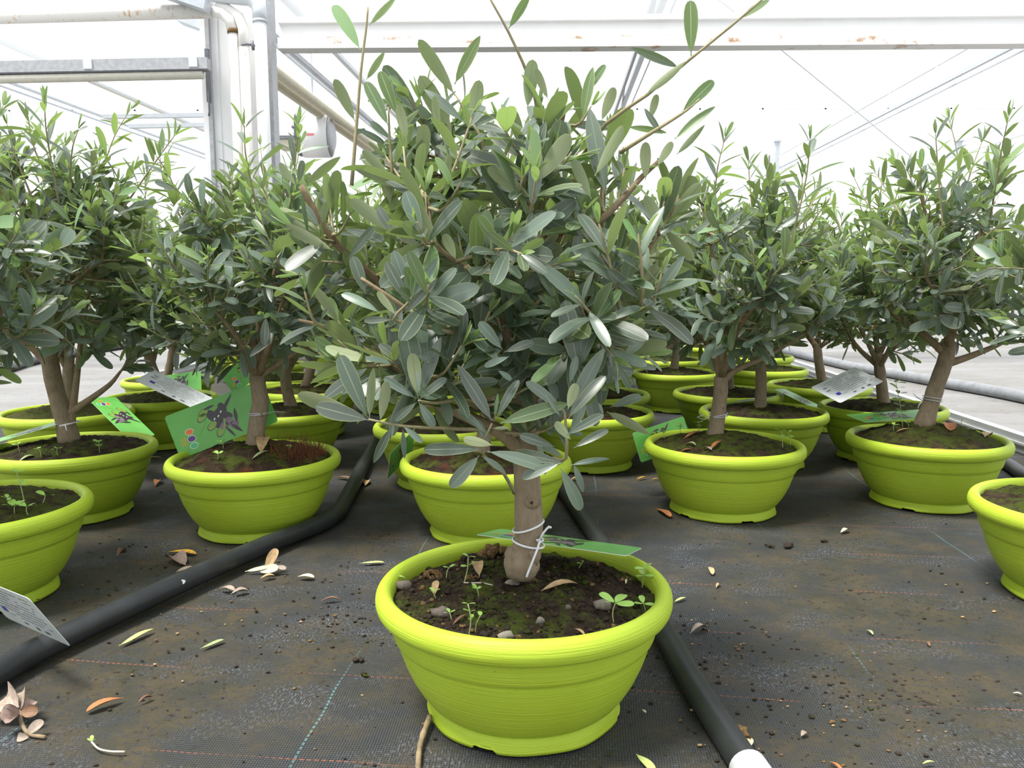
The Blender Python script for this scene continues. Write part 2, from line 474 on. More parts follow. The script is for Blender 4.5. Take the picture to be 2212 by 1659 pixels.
# the two irrigation hoses between the pots
hp = [(-.66, .82, .014), (-.634, .961, .016), (-.612, 1.04, .018), (-.528, 1.246, .021), (-.447, 1.45, .019), (-.372, 1.62, .017), (-.372, 1.80, .016), (-.40, 2.211, .016), (-.42, 2.6, .016), (-.43, 3.2, .016)]
h1 = empty('irrigation_hose', (0, 0, 0)); tag(h1, 'black irrigation hose curving from the left corner past the tagged pot', 'hose')
b = MB(); sp1 = spline(hp, 90); b.tube(sp1, .0168, 'black_pe', 20); b.build('tube', h1)
b = MB()
q = at(383, 1291, 1.235); near = min(sp1, key=lambda p: (p - Vector((-.528, 1.246, .021))).length)
nd = (Vector((0, 0, CAMH)) - near).normalized(); td = Vector((.38, .92, .0)).normalized(); td = (td - nd * td.dot(nd)).normalized(); sd = nd.cross(td)
vs = []; 
for k in range(16):
    a = 2 * math.pi * k / 16; x = math.cos(a) * .011; y = math.sin(a) * .0045
    off = math.sqrt(max(.0170 ** 2 - y * y, 0)); vs.append(near + td * x + sd * y + nd * off)
b.add(vs, [tuple(range(16))], 'worn_pale'); b.build('scuff', h1)
h2 = empty('irrigation_hose', (0, 0, 0)); tag(h2, 'black irrigation hose running under the front pot with a white end', 'hose')
hp2 = [(.2345, .738, .014), (.217, .922, .014), (.205, 1.103, .014), (.160, 1.492, .014), (.115, 1.885, .014), (.06, 2.3, .014), (.035, 2.6, .014)]
b = MB(); b.tube(spline(hp2, 80), .0158, 'black_pe', 20); b.build('tube', h2)
b = MB(); d0 = Vector(hp2[0]); d1 = (Vector(hp2[0]) - Vector(hp2[1])).normalized()
b.tube([d0 - d1 * .022, d0 - d1 * .0215, d0 + d1 * .04, d0 + d1 * .041], [.017, .0195, .0195, .015], 'pvc_white', 24); b.build('end_cap', h2)

# ---------------------------------------------------------------- greenhouse structure
def hbar(name, u0, v0, u1, v1, Y, w, h, mat, label, cat='beam', Y1=None):
    a = at(u0, v0, Y); c = at(u1, v1, Y1 or Y)
    b = MB(); b.bar(a, c, w, h, mat); return tag(b.build(name), label, cat)
YC = 5.0
# white cross beam, two flanges and a web
def cross_beam():
    r = empty('cross_beam', at(600, 80, YC)); tag(r, 'long white painted steel cross beam with a rusty lower flange', 'beam')
    L = r.location
    def pt(u, v): return at(u, v, YC) - L
    for nm, va, vb, h, w, m in (('lower_flange', 97, 89, .062, .11, 'rusty_beam'), ('web', 62, 55, .13, .03, 'white_paint'), ('upper_flange', 48, 33, .03, .10, 'white_paint')):
        q = MB(); q.bar(pt(606, va), pt(2700, vb), w, h, m); q.build(nm, r)
cross_beam()
def milky(name, u0, v0, u1, v1, Y, label):
    a = at(u0, v1, Y); c = at(u1, v0, Y); q = MB(); q.box((a.x, Y - .004, a.z), (c.x, Y + .004, c.z), 'blown_white'); tag(q.build(name), label, 'sheet')
milky('blown_white_panel', 606, -320, 2700, 44, YC + .06, 'added translucent white panel standing for blown-out sky above the long cross beam')  # added to cover the roof bars behind with blown-out white
milky('blown_white_panel', -700, 30, 456, 130, YC + .15, 'white panel made translucent to look blown out, between the rusty pipe and the grey rail')  # panel made translucent so it reads as blown-out white
def column():
    base = at(535, 611, YC); base.z = 0
    r = empty('steel_column', base); tag(r, 'white painted steel column beside the rusty heating pipes', 'column')
    px = YC / F
    def seg(nm, x0, x1, y0, y1, m):
        q = MB(); q.box((x0 * px, y0, 0), (x1 * px, y1, 2.6), m); q.build(nm, r)
    # x offsets in the column's own width, about 0.42 m in all
    seg('flange', -78, -66, .0, .10, 'white_paint'); seg('edge_strip', -66, -58, -.01, .10, 'mid_grey_steel'); seg('flange', -58, -44, .02, .10, 'white_paint')
    seg('web', -44, 50, .03, .09, 'white_paint'); seg('flange', 50, 62, .0, .10, 'white_paint'); seg('edge_strip', 62, 70, -.01, .10, 'mid_grey_steel')
    q = MB(); q.box((-66 * px, -.03, 1.55), (-58 * px, -.011, 1.85), 'dark_grey_steel'); q.build('hinge_bar', r)
    q = MB(); q.tube([(-62 * px, -.03, 1.60), (-60 * px, -.04, 1.55), (-60 * px, -.04, 1.49), (-63 * px, -.03, 1.47)], .006, 'dark_grey_steel', 6); q.build('hook', r)
    q = MB(); q.box((-56 * px, -.01, .96), (-44 * px, .019, 1.02), 'dark_grey_steel'); q.build('bracket', r)
column()
def down_pipe(name, u, rad, mat, label, top):
    p = at(u, 611, YC - .12); p.z = 0
    pts = [(p.x, p.y, 0), (p.x, p.y, .8), (p.x, p.y, top - .16)] + [(p.x - .10 * (1 - math.cos(a)), p.y, top - .16 + .10 * math.sin(a)) for a in (.3, .7, 1.1, 1.5)]
    e = at(-260, 48, YC - .12)
    return pts, p
z_top = at(450, 22, YC - .12).z
pts, p = down_pipe('p', 527, .032, '', '', z_top + .1)
r = empty('heating_pipe', p); tag(r, 'white heating pipe flecked with rust that bends left overhead', 'pipe')
q = MB(); e = at(-300, 40, YC - .12)
zt = z_top
path = [Vector((0, 0, 0)), Vector((0, 0, 1.2)), Vector((0, 0, zt - .12)), Vector((-.02, 0, zt - .05)), Vector((-.06, 0, zt - .015)), Vector((-.12, 0, zt)), Vector((e.x - p.x, 0, e.z))]
q.tube(path[:3], .030, 'rust_pipe', 16); q.build('riser', r)
q = MB(); q.tube(path[2:6], .031, 'rust_pipe', 16); q.build('elbow', r)
q = MB(); q.tube(path[5:], .040, 'rust_pipe', 16); q.build('run', r)
q = MB(); q.tube([(0, 0, zt - .125), (0, 0, zt - .10)], .034, 'dry_moss', 16); q.build('collar', r)
p2 = at(548, 611, YC - .13); p2.z = 0
r = empty('heating_pipe', p2); tag(r, 'narrow white heating pipe with rust streaks beside the white downpipe', 'pipe')
q = MB(); q.tube([(0, 0, 0), (0, 0, 1.2), (0, 0, zt - .2)], .029, 'rust_pipe', 16); q.build('riser', r)
q = MB(); q.tube([(0, 0, zt - .2), (0, 0, zt - .1), (-.03, .02, zt - .03), (-.10, .04, zt + .02), (-.16, .04, zt + .03)], .030, 'rust_pipe', 16); q.build('elbow', r)
q = MB(); q.tube([(.0, -.04, 1.83), (.03, -.045, 1.835), (.075, -.04, 1.825)], .007, 'dark_grey_steel', 6); q.tube([(.062, -.05, 1.85), (.068, -.05, 1.80)], .010, 'dark_grey_steel', 6); q.build('clamp', r)
p3 = at(583, 611, YC - .12); p3.z = 0
r = empty('drain_pipe', p3); tag(r, 'wide white plastic downpipe on the right of the column', 'pipe')
q = MB(); q.tube([(0, 0, 0), (0, 0, 1.2), (0, 0, zt - .06)], .036, 'white_paint', 18); q.build('riser', r)
q = MB(); q.tube([(0, 0, zt - .065), (0, 0, zt - .05)], .041, 'galvanised', 18); q.build('collar', r)
q = MB(); q.tube([(0, 0, zt - .05), (0, 0, zt + .0), (-.015, 0, zt + .04), (-.05, 0, zt + .065), (-.10, 0, zt + .07), (-.34, 0, zt + .10)], .040, 'pale_galvanised', 18); q.build('elbow', r)
# roof screen rail at upper left
r = empty('screen_rail', at(0, 145, 4.8)); tag(r, 'grey aluminium screen rail with beige rolled screen at upper left', 'rail')
L = r.location
def seg(nm, ua, va, ub, vb, h, w, m):
    q = MB(); q.bar(at(ua, va, 4.8) - L, at(ub, vb, 4.8) - L, w, h, m); q.build(nm, r)
seg('rail', -700, 156, 452, 137, .062, .06, 'mid_grey_steel')
seg('groove', -700, 168, 452, 149, .014, .05, 'dark_grey_steel')
seg('clip', 188, 140, 206, 140, .05, .075, 'pale_galvanised'); seg('clip', 414, 136, 432, 136, .05, .075, 'pale_galvanised')
q = MB(); q.tube([at(-700, 182, 4.8) - L, at(440, 160, 4.8) - L], .024, 'beige_screen', 14); q.build('rolled_screen', r)
# overhead diagonal bracket
r = empty('roof_bracket', at(400, -10, YC - .2)); tag(r, 'grey angled roof bracket above the rusty pipe', 'bracket')
L = r.location
q = MB(); q.bar(at(335, -25, YC - .2) - L, at(450, 14, YC - .2) - L, .10, .05, 'galvanised'); q.build('arm', r)
q = MB(); q.bar(at(392, 38, YC + .1) - L, at(452, 60, YC + .1) - L, .10, .05, 'pale_galvanised'); q.build('arm', r)

def axis_member(u, v, z, Y0, Y1):
    """the line of a long member that runs along the bays and passes over pixel (u, v) at height z"""
    p = at_z(u, v, z)
    return axis_pt(p, Y0 - p.y), axis_pt(p, Y1 - p.y)
def girder(name, lines, Y0, Y1, label, webs=None, cat='truss'):
    a0, _ = axis_member(*lines[0][:3], Y0, Y1)
    r = empty(name, a0); tag(r, label, cat)
    ends = []
    for (u, v, z, w, h, m, nm) in lines:
        a, c = axis_member(u, v, z, Y0, Y1); ends.append((a, c))
        q = MB(); q.bar(a - a0, c - a0, w, h, m); q.build(nm, r)
    if webs:
        (a, c), (a2, c2) = ends[webs[0]], ends[webs[1]]
        n = webs[2]
        for i in range(n):
            t0, t1 = i / n, (i + .5) / n
            q = MB(); q.bar(a.lerp(c, t0) - a0, a2.lerp(c2, t1) - a0, .02, .02, 'pale_galvanised'); q.build('web_bar', r)
    return r
girder('roof_truss', [(2189, 103, 2.6, .035, .04, 'galvanised', 'chord'), (2097, 103, 2.85, .02, .02, 'pale_galvanised', 'chord'), (2230, 103, 2.55, .012, .012, 'galvanised', 'rod')], 6.2, 24, 'thin grey lattice truss rising to the upper right', (0, 1, 14))
girder('roof_truss', [(2212, 292, 2.6, .025, .025, 'pale_galvanised', 'chord'), (2212, 262, 2.8, .02, .02, 'pale_galvanised', 'chord')], 10, 26, 'faint far lattice truss low at the right edge', (0, 1, 12))
girder('roof_truss', [(1375, 110, 2.7, .03, .05, 'mid_grey_steel', 'chord'), (1392, 110, 2.7, .05, .05, 'galvanised', 'chord'), (1414, 110, 2.68, .015, .015, 'galvanised', 'rod')], 6.5, 24, 'steep grey truss bars behind the crown of the front tree', (0, 1, 6))
girder('roof_truss', [(20, 175, 2.6, .03, .022, 'galvanised', 'chord'), (0, 182, 2.55, .015, .015, 'galvanised', 'rod')], 5.6, 24, 'thin blue-grey truss chord crossing the upper left window of sky')
girder('roof_truss', [(200, 172, 2.9, .03, .025, 'galvanised', 'chord'), (196, 175, 2.86, .03, .014, 'beige_screen', 'strip')], 6, 24, 'grey roof bar with a pale yellowish strip at upper left')
girder('roof_truss', [(625, 106, 2.7, .06, .045, 'mid_grey_steel', 'chord'), (610, 108, 2.62, .03, .02, 'galvanised', 'rod')], 6.5, 22, 'grey roof bar just right of the white column')
girder('roof_truss', [(722, 108, 2.8, .05, .04, 'galvanised', 'chord')], 6.5, 24, 'grey roof bar above the left side of the front tree')
# pair of beige heating pipes
for (u, v, rr, lab) in ((605, 160, .045, 'upper of two beige pipes slanting down behind the column'), (605, 184, .045, 'lower of two beige pipes slanting down behind the column')):
    a, c = axis_member(u, v, 2.25, 6.6, 22); q = MB(); q.tube([a, c], rr, 'beige_pipe', 14); tag(q.build('duct_pipe'), lab, 'pipe')
for (u0, u1, v0, Y, lab) in ((225, 459, 250, 5.06, 'upper of two short galvanised cross bars left of the column'), (280, 459, 271, 5.06, 'lower of two short galvanised cross bars left of the column')):
    hbar('cross_bar', u0, v0, u1, v0 - 3, Y, .03, .023, 'pale_galvanised', lab, 'bar')
hbar('cross_bar', 600, 246, 672, 243, 9.6, .06, .07, 'pale_galvanised', 'pale cross bar above the round fan heater', 'bar')
hbar('cross_bar', 1500, 364, 1690, 363, 13.1, .03, .03, 'pale_galvanised', 'faint far cross bar right of the front tree', 'bar')
def post(u, v, Y, w, mat, label, par=None):
    a = at(u, v, Y); q = MB(); q.box((-w / 2, -w / 2, 0), (w / 2, w / 2, a.z), mat)
    q.box((-w * .8, -w * .8, a.z - .03), (w * .8, w * .8, a.z), mat)
    o = q.build('support_post', None, (a.x, a.y, 0)); return tag(o, label, 'post')
post(1680, 304, 13, .065, 'galvanised', 'slim grey post under the right lattice truss')
post(2072, 304, 13.2, .075, 'galvanised', 'slim grey post near the right edge of the view')
post(1497, 70, 13.4, .11, 'pale_galvanised', 'tall pale post right of the front tree crown')
post(190, 322, 13, .07, 'pale_galvanised', 'slim pale post above the left tree crowns')
q = MB(); q.tube([at(1535, -15, 6), at(1690, 110, 7.5), at(1870, 258, 9.5), at(2030, 392, 12)], .006, 'pale_galvanised', 6); tag(q.build('guy_wire'), 'thin pale wire slanting down across the right background', 'wire')
# fan heater
fc = at(690, 293, 9.0); px9 = 9.0 / F
r = empty('fan_heater', fc); tag(r, 'white round fan heater with dark grilles hanging behind the column', 'fan')
R9 = 44 * px9; xL, xR = -32 * px9, 24 * px9
def xt(x0, x1, r0, r1, m, nm, n=32, par=None):
    q = MB(); q.tube([(x0, 0, 0), (x1, 0, 0)], [r0, r1], m, n); return q.build(nm, par or r)
xt(xL, xR, R9, R9, 'white_paint', 'housing')
gl = xt(xL - .05, xL, R9 * .93, R9 * .96, 'fan_dark', 'grille'); gr = xt(xR, xR + .035, R9 * .96, R9 * .6, 'mid_grey_steel', 'grille')
q = MB(); q.tube([(xL - .055, 0, -R9 * .9), (xL - .055, 0, R9 * .9)], .012, 'pale_galvanised', 8); q.tube([(xL - .055, -R9 * .9, 0), (xL - .055, R9 * .9, 0)], .012, 'pale_galvanised', 8); q.build('cross_bar', gl)
q = MB(); w9 = -88 * px9
q.box((w9, -.16, -.02), (xL - .06, .2, .27), 'white_paint'); q.build('burner_box', r)
q = MB(); q.box((w9, -.16, -.055), (xL - .06, .2, -.021), 'dark_grey_steel'); q.box((w9 + .02, -.14, -.13), (xL - .06, .18, -.056), 'beige_pipe'); q.build('underside_tray', r)
q = MB(); q.tube([(xL - .06, -.17, .06), (xL - .075, -.17, .06), (xL - .076, -.17, .08)], .01, 'dark_grey_steel', 6); q.build('knob', r)
q = MB(); 
for i, (x, w, h) in enumerate(((-22, 2.0, 6), (-18.4, 2.0, 5), (-15, 1.6, 6), (-12.4, 2.2, 4.6), (-9, 1.8, 5), (-6, 2.0, 4.4), (-3, 2.4, 4))):
    a = .10 + .0 * i
    y = -math.sqrt(max((R9 + .003) ** 2 - (.004 * 0) ** 2, 0))
    q.box((x * px9, y, -h * px9 * .5 - .02), ((x + w) * px9, y + .004, h * px9 * .5 - .02), 'red_print')
q.build('lettering', r)
q = MB(); q.box((-.11, -.03, R9 * .9), (-.055, .03, R9 + .85), 'pale_galvanised'); q.build('hanger', r)
# far glazed wall
wl = MB()
WX0, WX1, WY = -24, 26, 27
for i in range(26):
    x = WX0 + 2 * i; wl.box((x - .03, WY - .03, 0), (x + .03, WY + .03, 6), 'white_paint')
for z in (.05, 3.0, 6.0): wl.box((WX0, WY - .03, z - .04), (WX1, WY + .03, z + .04), 'white_paint')
wall = tag(wl.build('wall_back'), 'far glazed greenhouse wall of pale frames', 'wall', kind='structure')
pm = MB(); pm.box((.04, -.004, .05), (1.96, .004, 2.9), 'greenhouse_glass'); pm = pm.mesh('pane')
for i in range(25):
    for z in (.06, 3.02):
        place('pane', pm, wall, Matrix.Translation((WX0 + 2 * i, WY, z)))

# ---------------------------------------------------------------- leaves
def leaf_arrays(aspect, peak, droop, fold, twist, seg=7, wav=0.0, seed=0):
    rg = random.Random(seed)
    vs = []; uv = []; fs = []
    ts = (0, .06, .17, .32, .48, .64, .79, .90, .965, 1.0)
    seg = len(ts) - 1
    for t in ts:
        s = max(0, (t - .05) / .95)
        vs_w = (s ** .80) * ((1 - s) ** .45) if peak >= .5 else (s ** .75) * ((1 - s) ** .75)
        z = -droop * t * t + wav * math.sin(t * 7 + seed)
        a = twist * t
        vs.append((t, vs_w, z, a))
    mx = max(v[1] for v in vs); 
    V = []; 
    for t, w, z, a in vs:
        w = max(w / mx * aspect * .5, .004) if t > .05 else .012
        for sgn, u in ((-1, 0), (0, .5), (1, 1)):
            x = sgn * w * math.cos(a); zz = z + abs(sgn) * w * fold + sgn * w * math.sin(a)
            V.append((x, t, zz)); uv.append((u, t))
    for i in range(seg):
        o = i * 3
        fs.append((o, o + 1, o + 4, o + 3)); fs.append((o + 1, o + 2, o + 5, o + 4))
    return np.array(V, dtype=np.float32), fs, uv
LV = [leaf_arrays(.265, .5, .10, .25, .0, seed=1), leaf_arrays(.225, .5, .22, .30, .15, seed=2), leaf_arrays(.315, .5, .05, .15, -.1, wav=.008, seed=3),
      leaf_arrays(.25, .5, -.08, .28, .2, seed=4), leaf_arrays(.21, .45, .16, .35, -.25, seed=5), leaf_arrays(.29, .5, .30, .2, .0, seed=6),
      leaf_arrays(.17, .42, .12, .4, .2, seed=7), leaf_arrays(.38, .5, .08, .2, .1, seed=8)]
LMESH = {}
def leaf_mesh(k, mat):
    if (k, mat) not in LMESH:
        V, fs, uv = LV[k]; b = MB(); b.add([tuple(map(float, v)) for v in V], fs, mat, True, uv); LMESH[(k, mat)] = b.mesh('leaf')
    return LMESH[(k, mat)]
class Leaf:
    __slots__ = ('p', 'd', 'n', 's', 'k', 'm', 'pri')
    def __init__(s, p, d, n, size, k, m, pri=0):
        d = d.normalized(); n = n - d * n.dot(d)
        n = n.normalized() if n.length > 1e-5 else d.orthogonal().normalized()
        s.p = p; s.d = d; s.n = n; s.s = size; s.k = k; s.m = m; s.pri = pri
    def rot(s): return s.d.cross(s.n), s.d, s.n
    def matrix(s):
        x, y, z = s.rot(); q = s.s
        return Matrix(((x.x * q, y.x * q, z.x * q, s.p.x), (x.y * q, y.y * q, z.y * q, s.p.y), (x.z * q, y.z * q, z.z * q, s.p.z), (0, 0, 0, 1)))
LMATS = ['leaf_mature', 'leaf_young', 'leaf_yellow']
def foliage_mesh(leaves, name='foliage'):
    Vs = []; Fs = []; UVs = []; MI = []; off = 0
    for l in leaves:
        V, fs, uv = LV[l.k]
        x, y, z = l.rot()
        M = np.array((x, y, z), dtype=np.float32) * l.s
        Vs.append(V @ M + np.array(l.p, dtype=np.float32))
        fa = np.array(fs, dtype=np.int32) + off; Fs.append(fa); MI.append(np.full(len(fs), LMATS.index(l.m), dtype=np.int32))
        UVs.append(np.array(uv, dtype=np.float32)[np.array(fs).ravel()]); off += len(V)
    me = bpy.data.meshes.new(name)
    V = np.concatenate(Vs); Fa = np.concatenate(Fs); n = len(Fa)
    me.vertices.add(len(V)); me.vertices.foreach_set('co', V.ravel())
    me.loops.add(n * 4); me.loops.foreach_set('vertex_index', Fa.ravel())
    me.polygons.add(n); me.polygons.foreach_set('loop_start', np.arange(n, dtype=np.int32) * 4)
    for m in LMATS: me.materials.append(MATS[m])
    me.polygons.foreach_set('material_index', np.concatenate(MI))
    me.polygons.foreach_set('use_smooth', np.ones(n, dtype=bool))
    u = me.uv_layers.new(name='UVMap'); u.data.foreach_set('uv', np.concatenate(UVs).ravel())
    me.update(calc_edges=True); me.validate(); return me

def rvec(rg):
    while True:
        v = Vector((rg.uniform(-1, 1), rg.uniform(-1, 1), rg.uniform(-1, 1)))
        if .05 < v.length < 1: return v.normalized()
UP = Vector((0, 0, 1))
def dress(path, rg, leaves, spacing=.017, start=.35, size=.052, young_tip=True, narrow=False, pri=0, ytop=.3):
    """opposite, crosswise leaf pairs along a shoot"""
    L = [0]
    for i in range(1, len(path)): L.append(L[-1] + (path[i] - path[i - 1]).length)
    tot = L[-1]; s = tot * start; k = 0
    a0 = rg.uniform(0, math.pi)
    while s < tot - .003:
        i = 1
        while i < len(L) - 1 and L[i] < s: i += 1
        f = (s - L[i - 1]) / max(L[i] - L[i - 1], 1e-6); p = path[i - 1].lerp(path[i], f)
        d = (path[i] - path[i - 1]).normalized()
        x = d.cross(UP); x = x.normalized() if x.length > .1 else d.orthogonal().normalized(); y = d.cross(x)
        rem = (tot - s) / tot
        for sg in (0, math.pi):
            if rg.random() < .10: continue
            a = a0 + k * math.pi / 2 + sg + rg.uniform(-.3, .3)
            rad = x * math.cos(a) + y * math.sin(a)
            op = math.radians(rg.uniform(28, 68) if rem > .15 else rg.uniform(16, 38))
            ld = d * math.cos(op) + rad * math.sin(op) + Vector((0, 0, -.10 * rg.random()))
            nn = d * math.sin(op) - rad * math.cos(op) + UP * rg.uniform(.1, .9) + rvec(rg) * .35
            sz = size * rg.uniform(.72, 1.3) * (.62 + .5 * min(rem * 3, 1))
            m = 'leaf_young' if (rem < ytop and rg.random() < .5) or rg.random() < .03 else 'leaf_mature'
            kk = rg.choice((4, 6, 6, 1)) if narrow else rg.choice((0, 0, 1, 2, 3, 3, 5, 7, 4))
            leaves.append(Leaf(p, ld, nn, sz, kk, m, pri))
        s += spacing * rg.uniform(.8, 1.25) * (1 if rem > .15 else .7); k += 1
    if young_tip:
        d = (path[-1] - path[-2]).normalized()
        for q in range(3):
            leaves.append(Leaf(path[-1], d + rvec(rg) * .28, rvec(rg), size * rg.uniform(.28, .6), rg.choice((4, 6, 3)), 'leaf_young', pri))

def grow_crown(nodes, c, rad, rg, leaves, n, size=.052, lo=-.95):
    """shoots from the nearest wood to points spread through an ellipsoid crown; returns their paths"""
    paths = []
    for i in range(n):
        while True:
            d = rvec(rg)
            if d.z > lo: break
        q = rg.uniform(.55, 1.0) if rg.random() < .8 else rg.uniform(.25, .6)
        lump = 1 + .16 * noise.noise(d * 2.2 + Vector((c.x * 3, c.y * 3, n)))
        tip = c + Vector((d.x * rad[0], d.y * rad[1], d.z * rad[2])) * q * lump
        best = None; bd = 9
        for nd in nodes:
            e = (tip - nd).length + max(0, nd.z - tip.z) * .9 + abs((nd - c).length - (tip - c).length * .5) * .35
            if e < bd and (tip - nd).length > .035: bd = e; best = nd
        if best is None: continue
        v = tip - best
        mid = best + v * .5 + Vector((0, 0, -.10 * v.length * (1 if v.z > 0 else -.6))) + rvec(rg) * v.length * .10
        tip2 = tip + UP * .012
        path = spline([best, mid, tip2], 7)
        paths.append(path)
        L = v.length
        dress(path, rg, leaves, spacing=.0155, start=max(.1, 1 - .095 / max(L, .02)) if L > .12 else .2, size=size, ytop=.35 if d.z > .2 else .15)
    return paths

def wisps(c, rad, rg, leaves, n, length=(.08, .17)):
    out = []
    for i in range(n):
        a = rg.uniform(0, 2 * math.pi); q = rg.uniform(.1, .8)
        p = c + Vector((math.cos(a) * q * rad[0], math.sin(a) * q * rad[1], rad[2] * math.sqrt(max(0, 1 - q * q)) * .85))
        d = Vector((math.cos(a) * q * .8, math.sin(a) * q * .8, 1)).normalized() + rvec(rg) * .25
        L = rg.uniform(*length); d.normalize()
        path = spline([p - d * .05, p + d * L * .5 + rvec(rg) * .01, p + d * L], 7)
        out.append(path); dress(path, rg, leaves, spacing=.026, start=.3, size=.058, narrow=True, ytop=.75)
    return out

def choose_parts(leaves, root_loc, count, rz=0.0):
    """the leaves that show largest from the camera: nearest in their patch of the view first"""
    if count <= 0: return [], leaves
    cell = {}; info = []
    R = Matrix.Rotation(rz, 3, 'Z')
    for i, l in enumerate(leaves):
        pc = R @ (l.p + l.d * l.s * .5) + root_loc
        q = project(pc)
        if q is None or not (-20 < q[0] < 2232 and -20 < q[1] < 1679): info.append((1e9, 0, i)); continue
        v = (Vector((0, 0, CAMH)) - pc).normalized()
        area = (l.s / q[2]) ** 2 * (abs(v.dot(R @ l.n)) + .15)
        key = (int(q[0] * q[2] / 22), int(q[1] * q[2] / 22))
        cell.setdefault(key, []).append((q[2], i)); info.append((q[2], area, i))
    rank = {}
    for k, v in cell.items():
        v.sort()
        for r_, (dd, i) in enumerate(v): rank[i] = r_
    order = sorted(range(len(leaves)), key=lambda i: (0 if leaves[i].pri else 1, 9 if info[i][0] > 1e8 else rank.get(i, 9), -info[i][1]))
    sel = set(order[:count])
    return [leaves[i] for i in order[:count]], [l for i, l in enumerate(leaves) if i not in sel]

def put_leaves(root, leaves, count, rz=0.0):
    near, rest = choose_parts(leaves, root.location, count, rz)
    for l in near:
        place('leaf', leaf_mesh(l.k, l.m), root, l.matrix())
    if rest:
        o = place('foliage', foliage_mesh(rest), root); o['kind'] = 'stuff'
def twig_mesh(paths, rg, r0=.0022, mat='twig_bark'):
    b = MB()
    for p in paths: b.tube(p, [r0 * (1 - .62 * i / (len(p) - 1)) for i in range(len(p))], mat, 5, False)
    return b

# ---------------------------------------------------------------- pots
POT_H = .1493
def pot_meshes():
    prof = [(.092, .012), (.1045, .0135), (.1085, .0170), (.1150, .0230), (.1225, .0330), (.1310, .0475), (.1385, .0645), (.1435, .0790), (.1468, .0905),
            (.1472, .0925), (.1498, .0943), (.1516, .0985), (.1543, .1100), (.1562, .122), (.1570, .131)]
    inner = [(.1512, .134), (.1500, .120), (.140, .100), (.130, .075), (.115, .045), (.09, .02)]
    b = MB(); b.lathe(prof, 'lime_plastic', 96); b.lathe(inner, 'lime_plastic', 72)
    body = b.mesh('pot')
    rim = MB()          # rolled outer lip: flattened round section
    pr = [(.1562, .1285)] + [(.1603 + .0100 * math.cos(a), .1352 + .0141 * math.sin(a)) for a in [(-2.0 + 5.1 * k / 17) for k in range(18)]] + [(.1503, .128), (.1510, .121), (.155, .121)]
    rim.lathe(pr, 'lime_plastic', 112, True); rimm = rim.mesh('rim')
    ft = MB(); n = 144; vs = []; fs = []
    notch = [.4, 2.1, 3.3, 5.0]
    for k in range(n):
        a = 2 * math.pi * k / n
        lift = .0045 if any(abs(a - q) < .11 for q in notch) else 0.0
        wob = .0008 * math.sin(9 * a + 1)
        for r_, z in ((.100, lift), (.1128 + wob, lift), (.1128 + wob, .0030), (.1105 + wob * .5, .0100), (.1085, .0185), (.098, .0190)):
            vs.append((r_ * math.cos(a), r_ * math.sin(a), z))
    for k in range(n):
        for j in range(6):
            a, c = k * 6 + j, k * 6 + (j + 1) % 6; k2 = ((k + 1) % n) * 6
            fs.append((a, k2 + j, k2 + (j + 1) % 6, c))
    ft.add(vs, fs, 'lime_plastic'); ftm = ft.mesh('foot_ring')
    return body, rimm, ftm
POT_BODY, POT_RIM, POT_FOOT = pot_meshes()
SOIL = {}
def soil_height(r, a, seed, mound):
    x, y = r * math.cos(a), r * math.sin(a)
    v = Vector((x, y, seed * 3.7))
    edge = .1300 if mound < .02 else .1375
    h = edge + mound * (1 - (r / .1508) ** 2)
    h += .005 * noise.noise(v * 22) + .0045 * noise.noise(v * 60) + .0030 * noise.noise(v * 130)
    return h
def soil_mesh(seed, mat, mound=.014, res=1.0):
    key = (seed, mat, mound)
    if key in SOIL: return SOIL[key]
    nr, na = int(34 * res), int(84 * res); vs = [(0, 0, soil_height(0, 0, seed, mound))]; fs = []
    for j in range(1, nr + 1):
        r = .1512 * j / nr
        for k in range(na):
            a = 2 * math.pi * k / na; vs.append((r * math.cos(a), r * math.sin(a), soil_height(r, a, seed, mound)))
    for k in range(na): fs.append((0, 1 + k, 1 + (k + 1) % na))
    for j in range(nr - 1):
        for k in range(na):
            k2 = (k + 1) % na; o = 1 + j * na
            fs.append((o + k, o + na + k, o + na + k2, o + k2))
    b = MB(); b.add(vs, fs, mat); SOIL[key] = b.mesh('soil'); return SOIL[key]
def add_pot(root, seed, soil, mound=.014, rz=0.0, res=1.0):
    R = Matrix.Rotation(rz, 4, 'Z')
    p = place('pot', POT_BODY, root, R)
    place('rim', POT_RIM, p); place('foot_ring', POT_FOOT, p)
    place('soil', soil_mesh(seed, soil, mound, res), root)
    return p

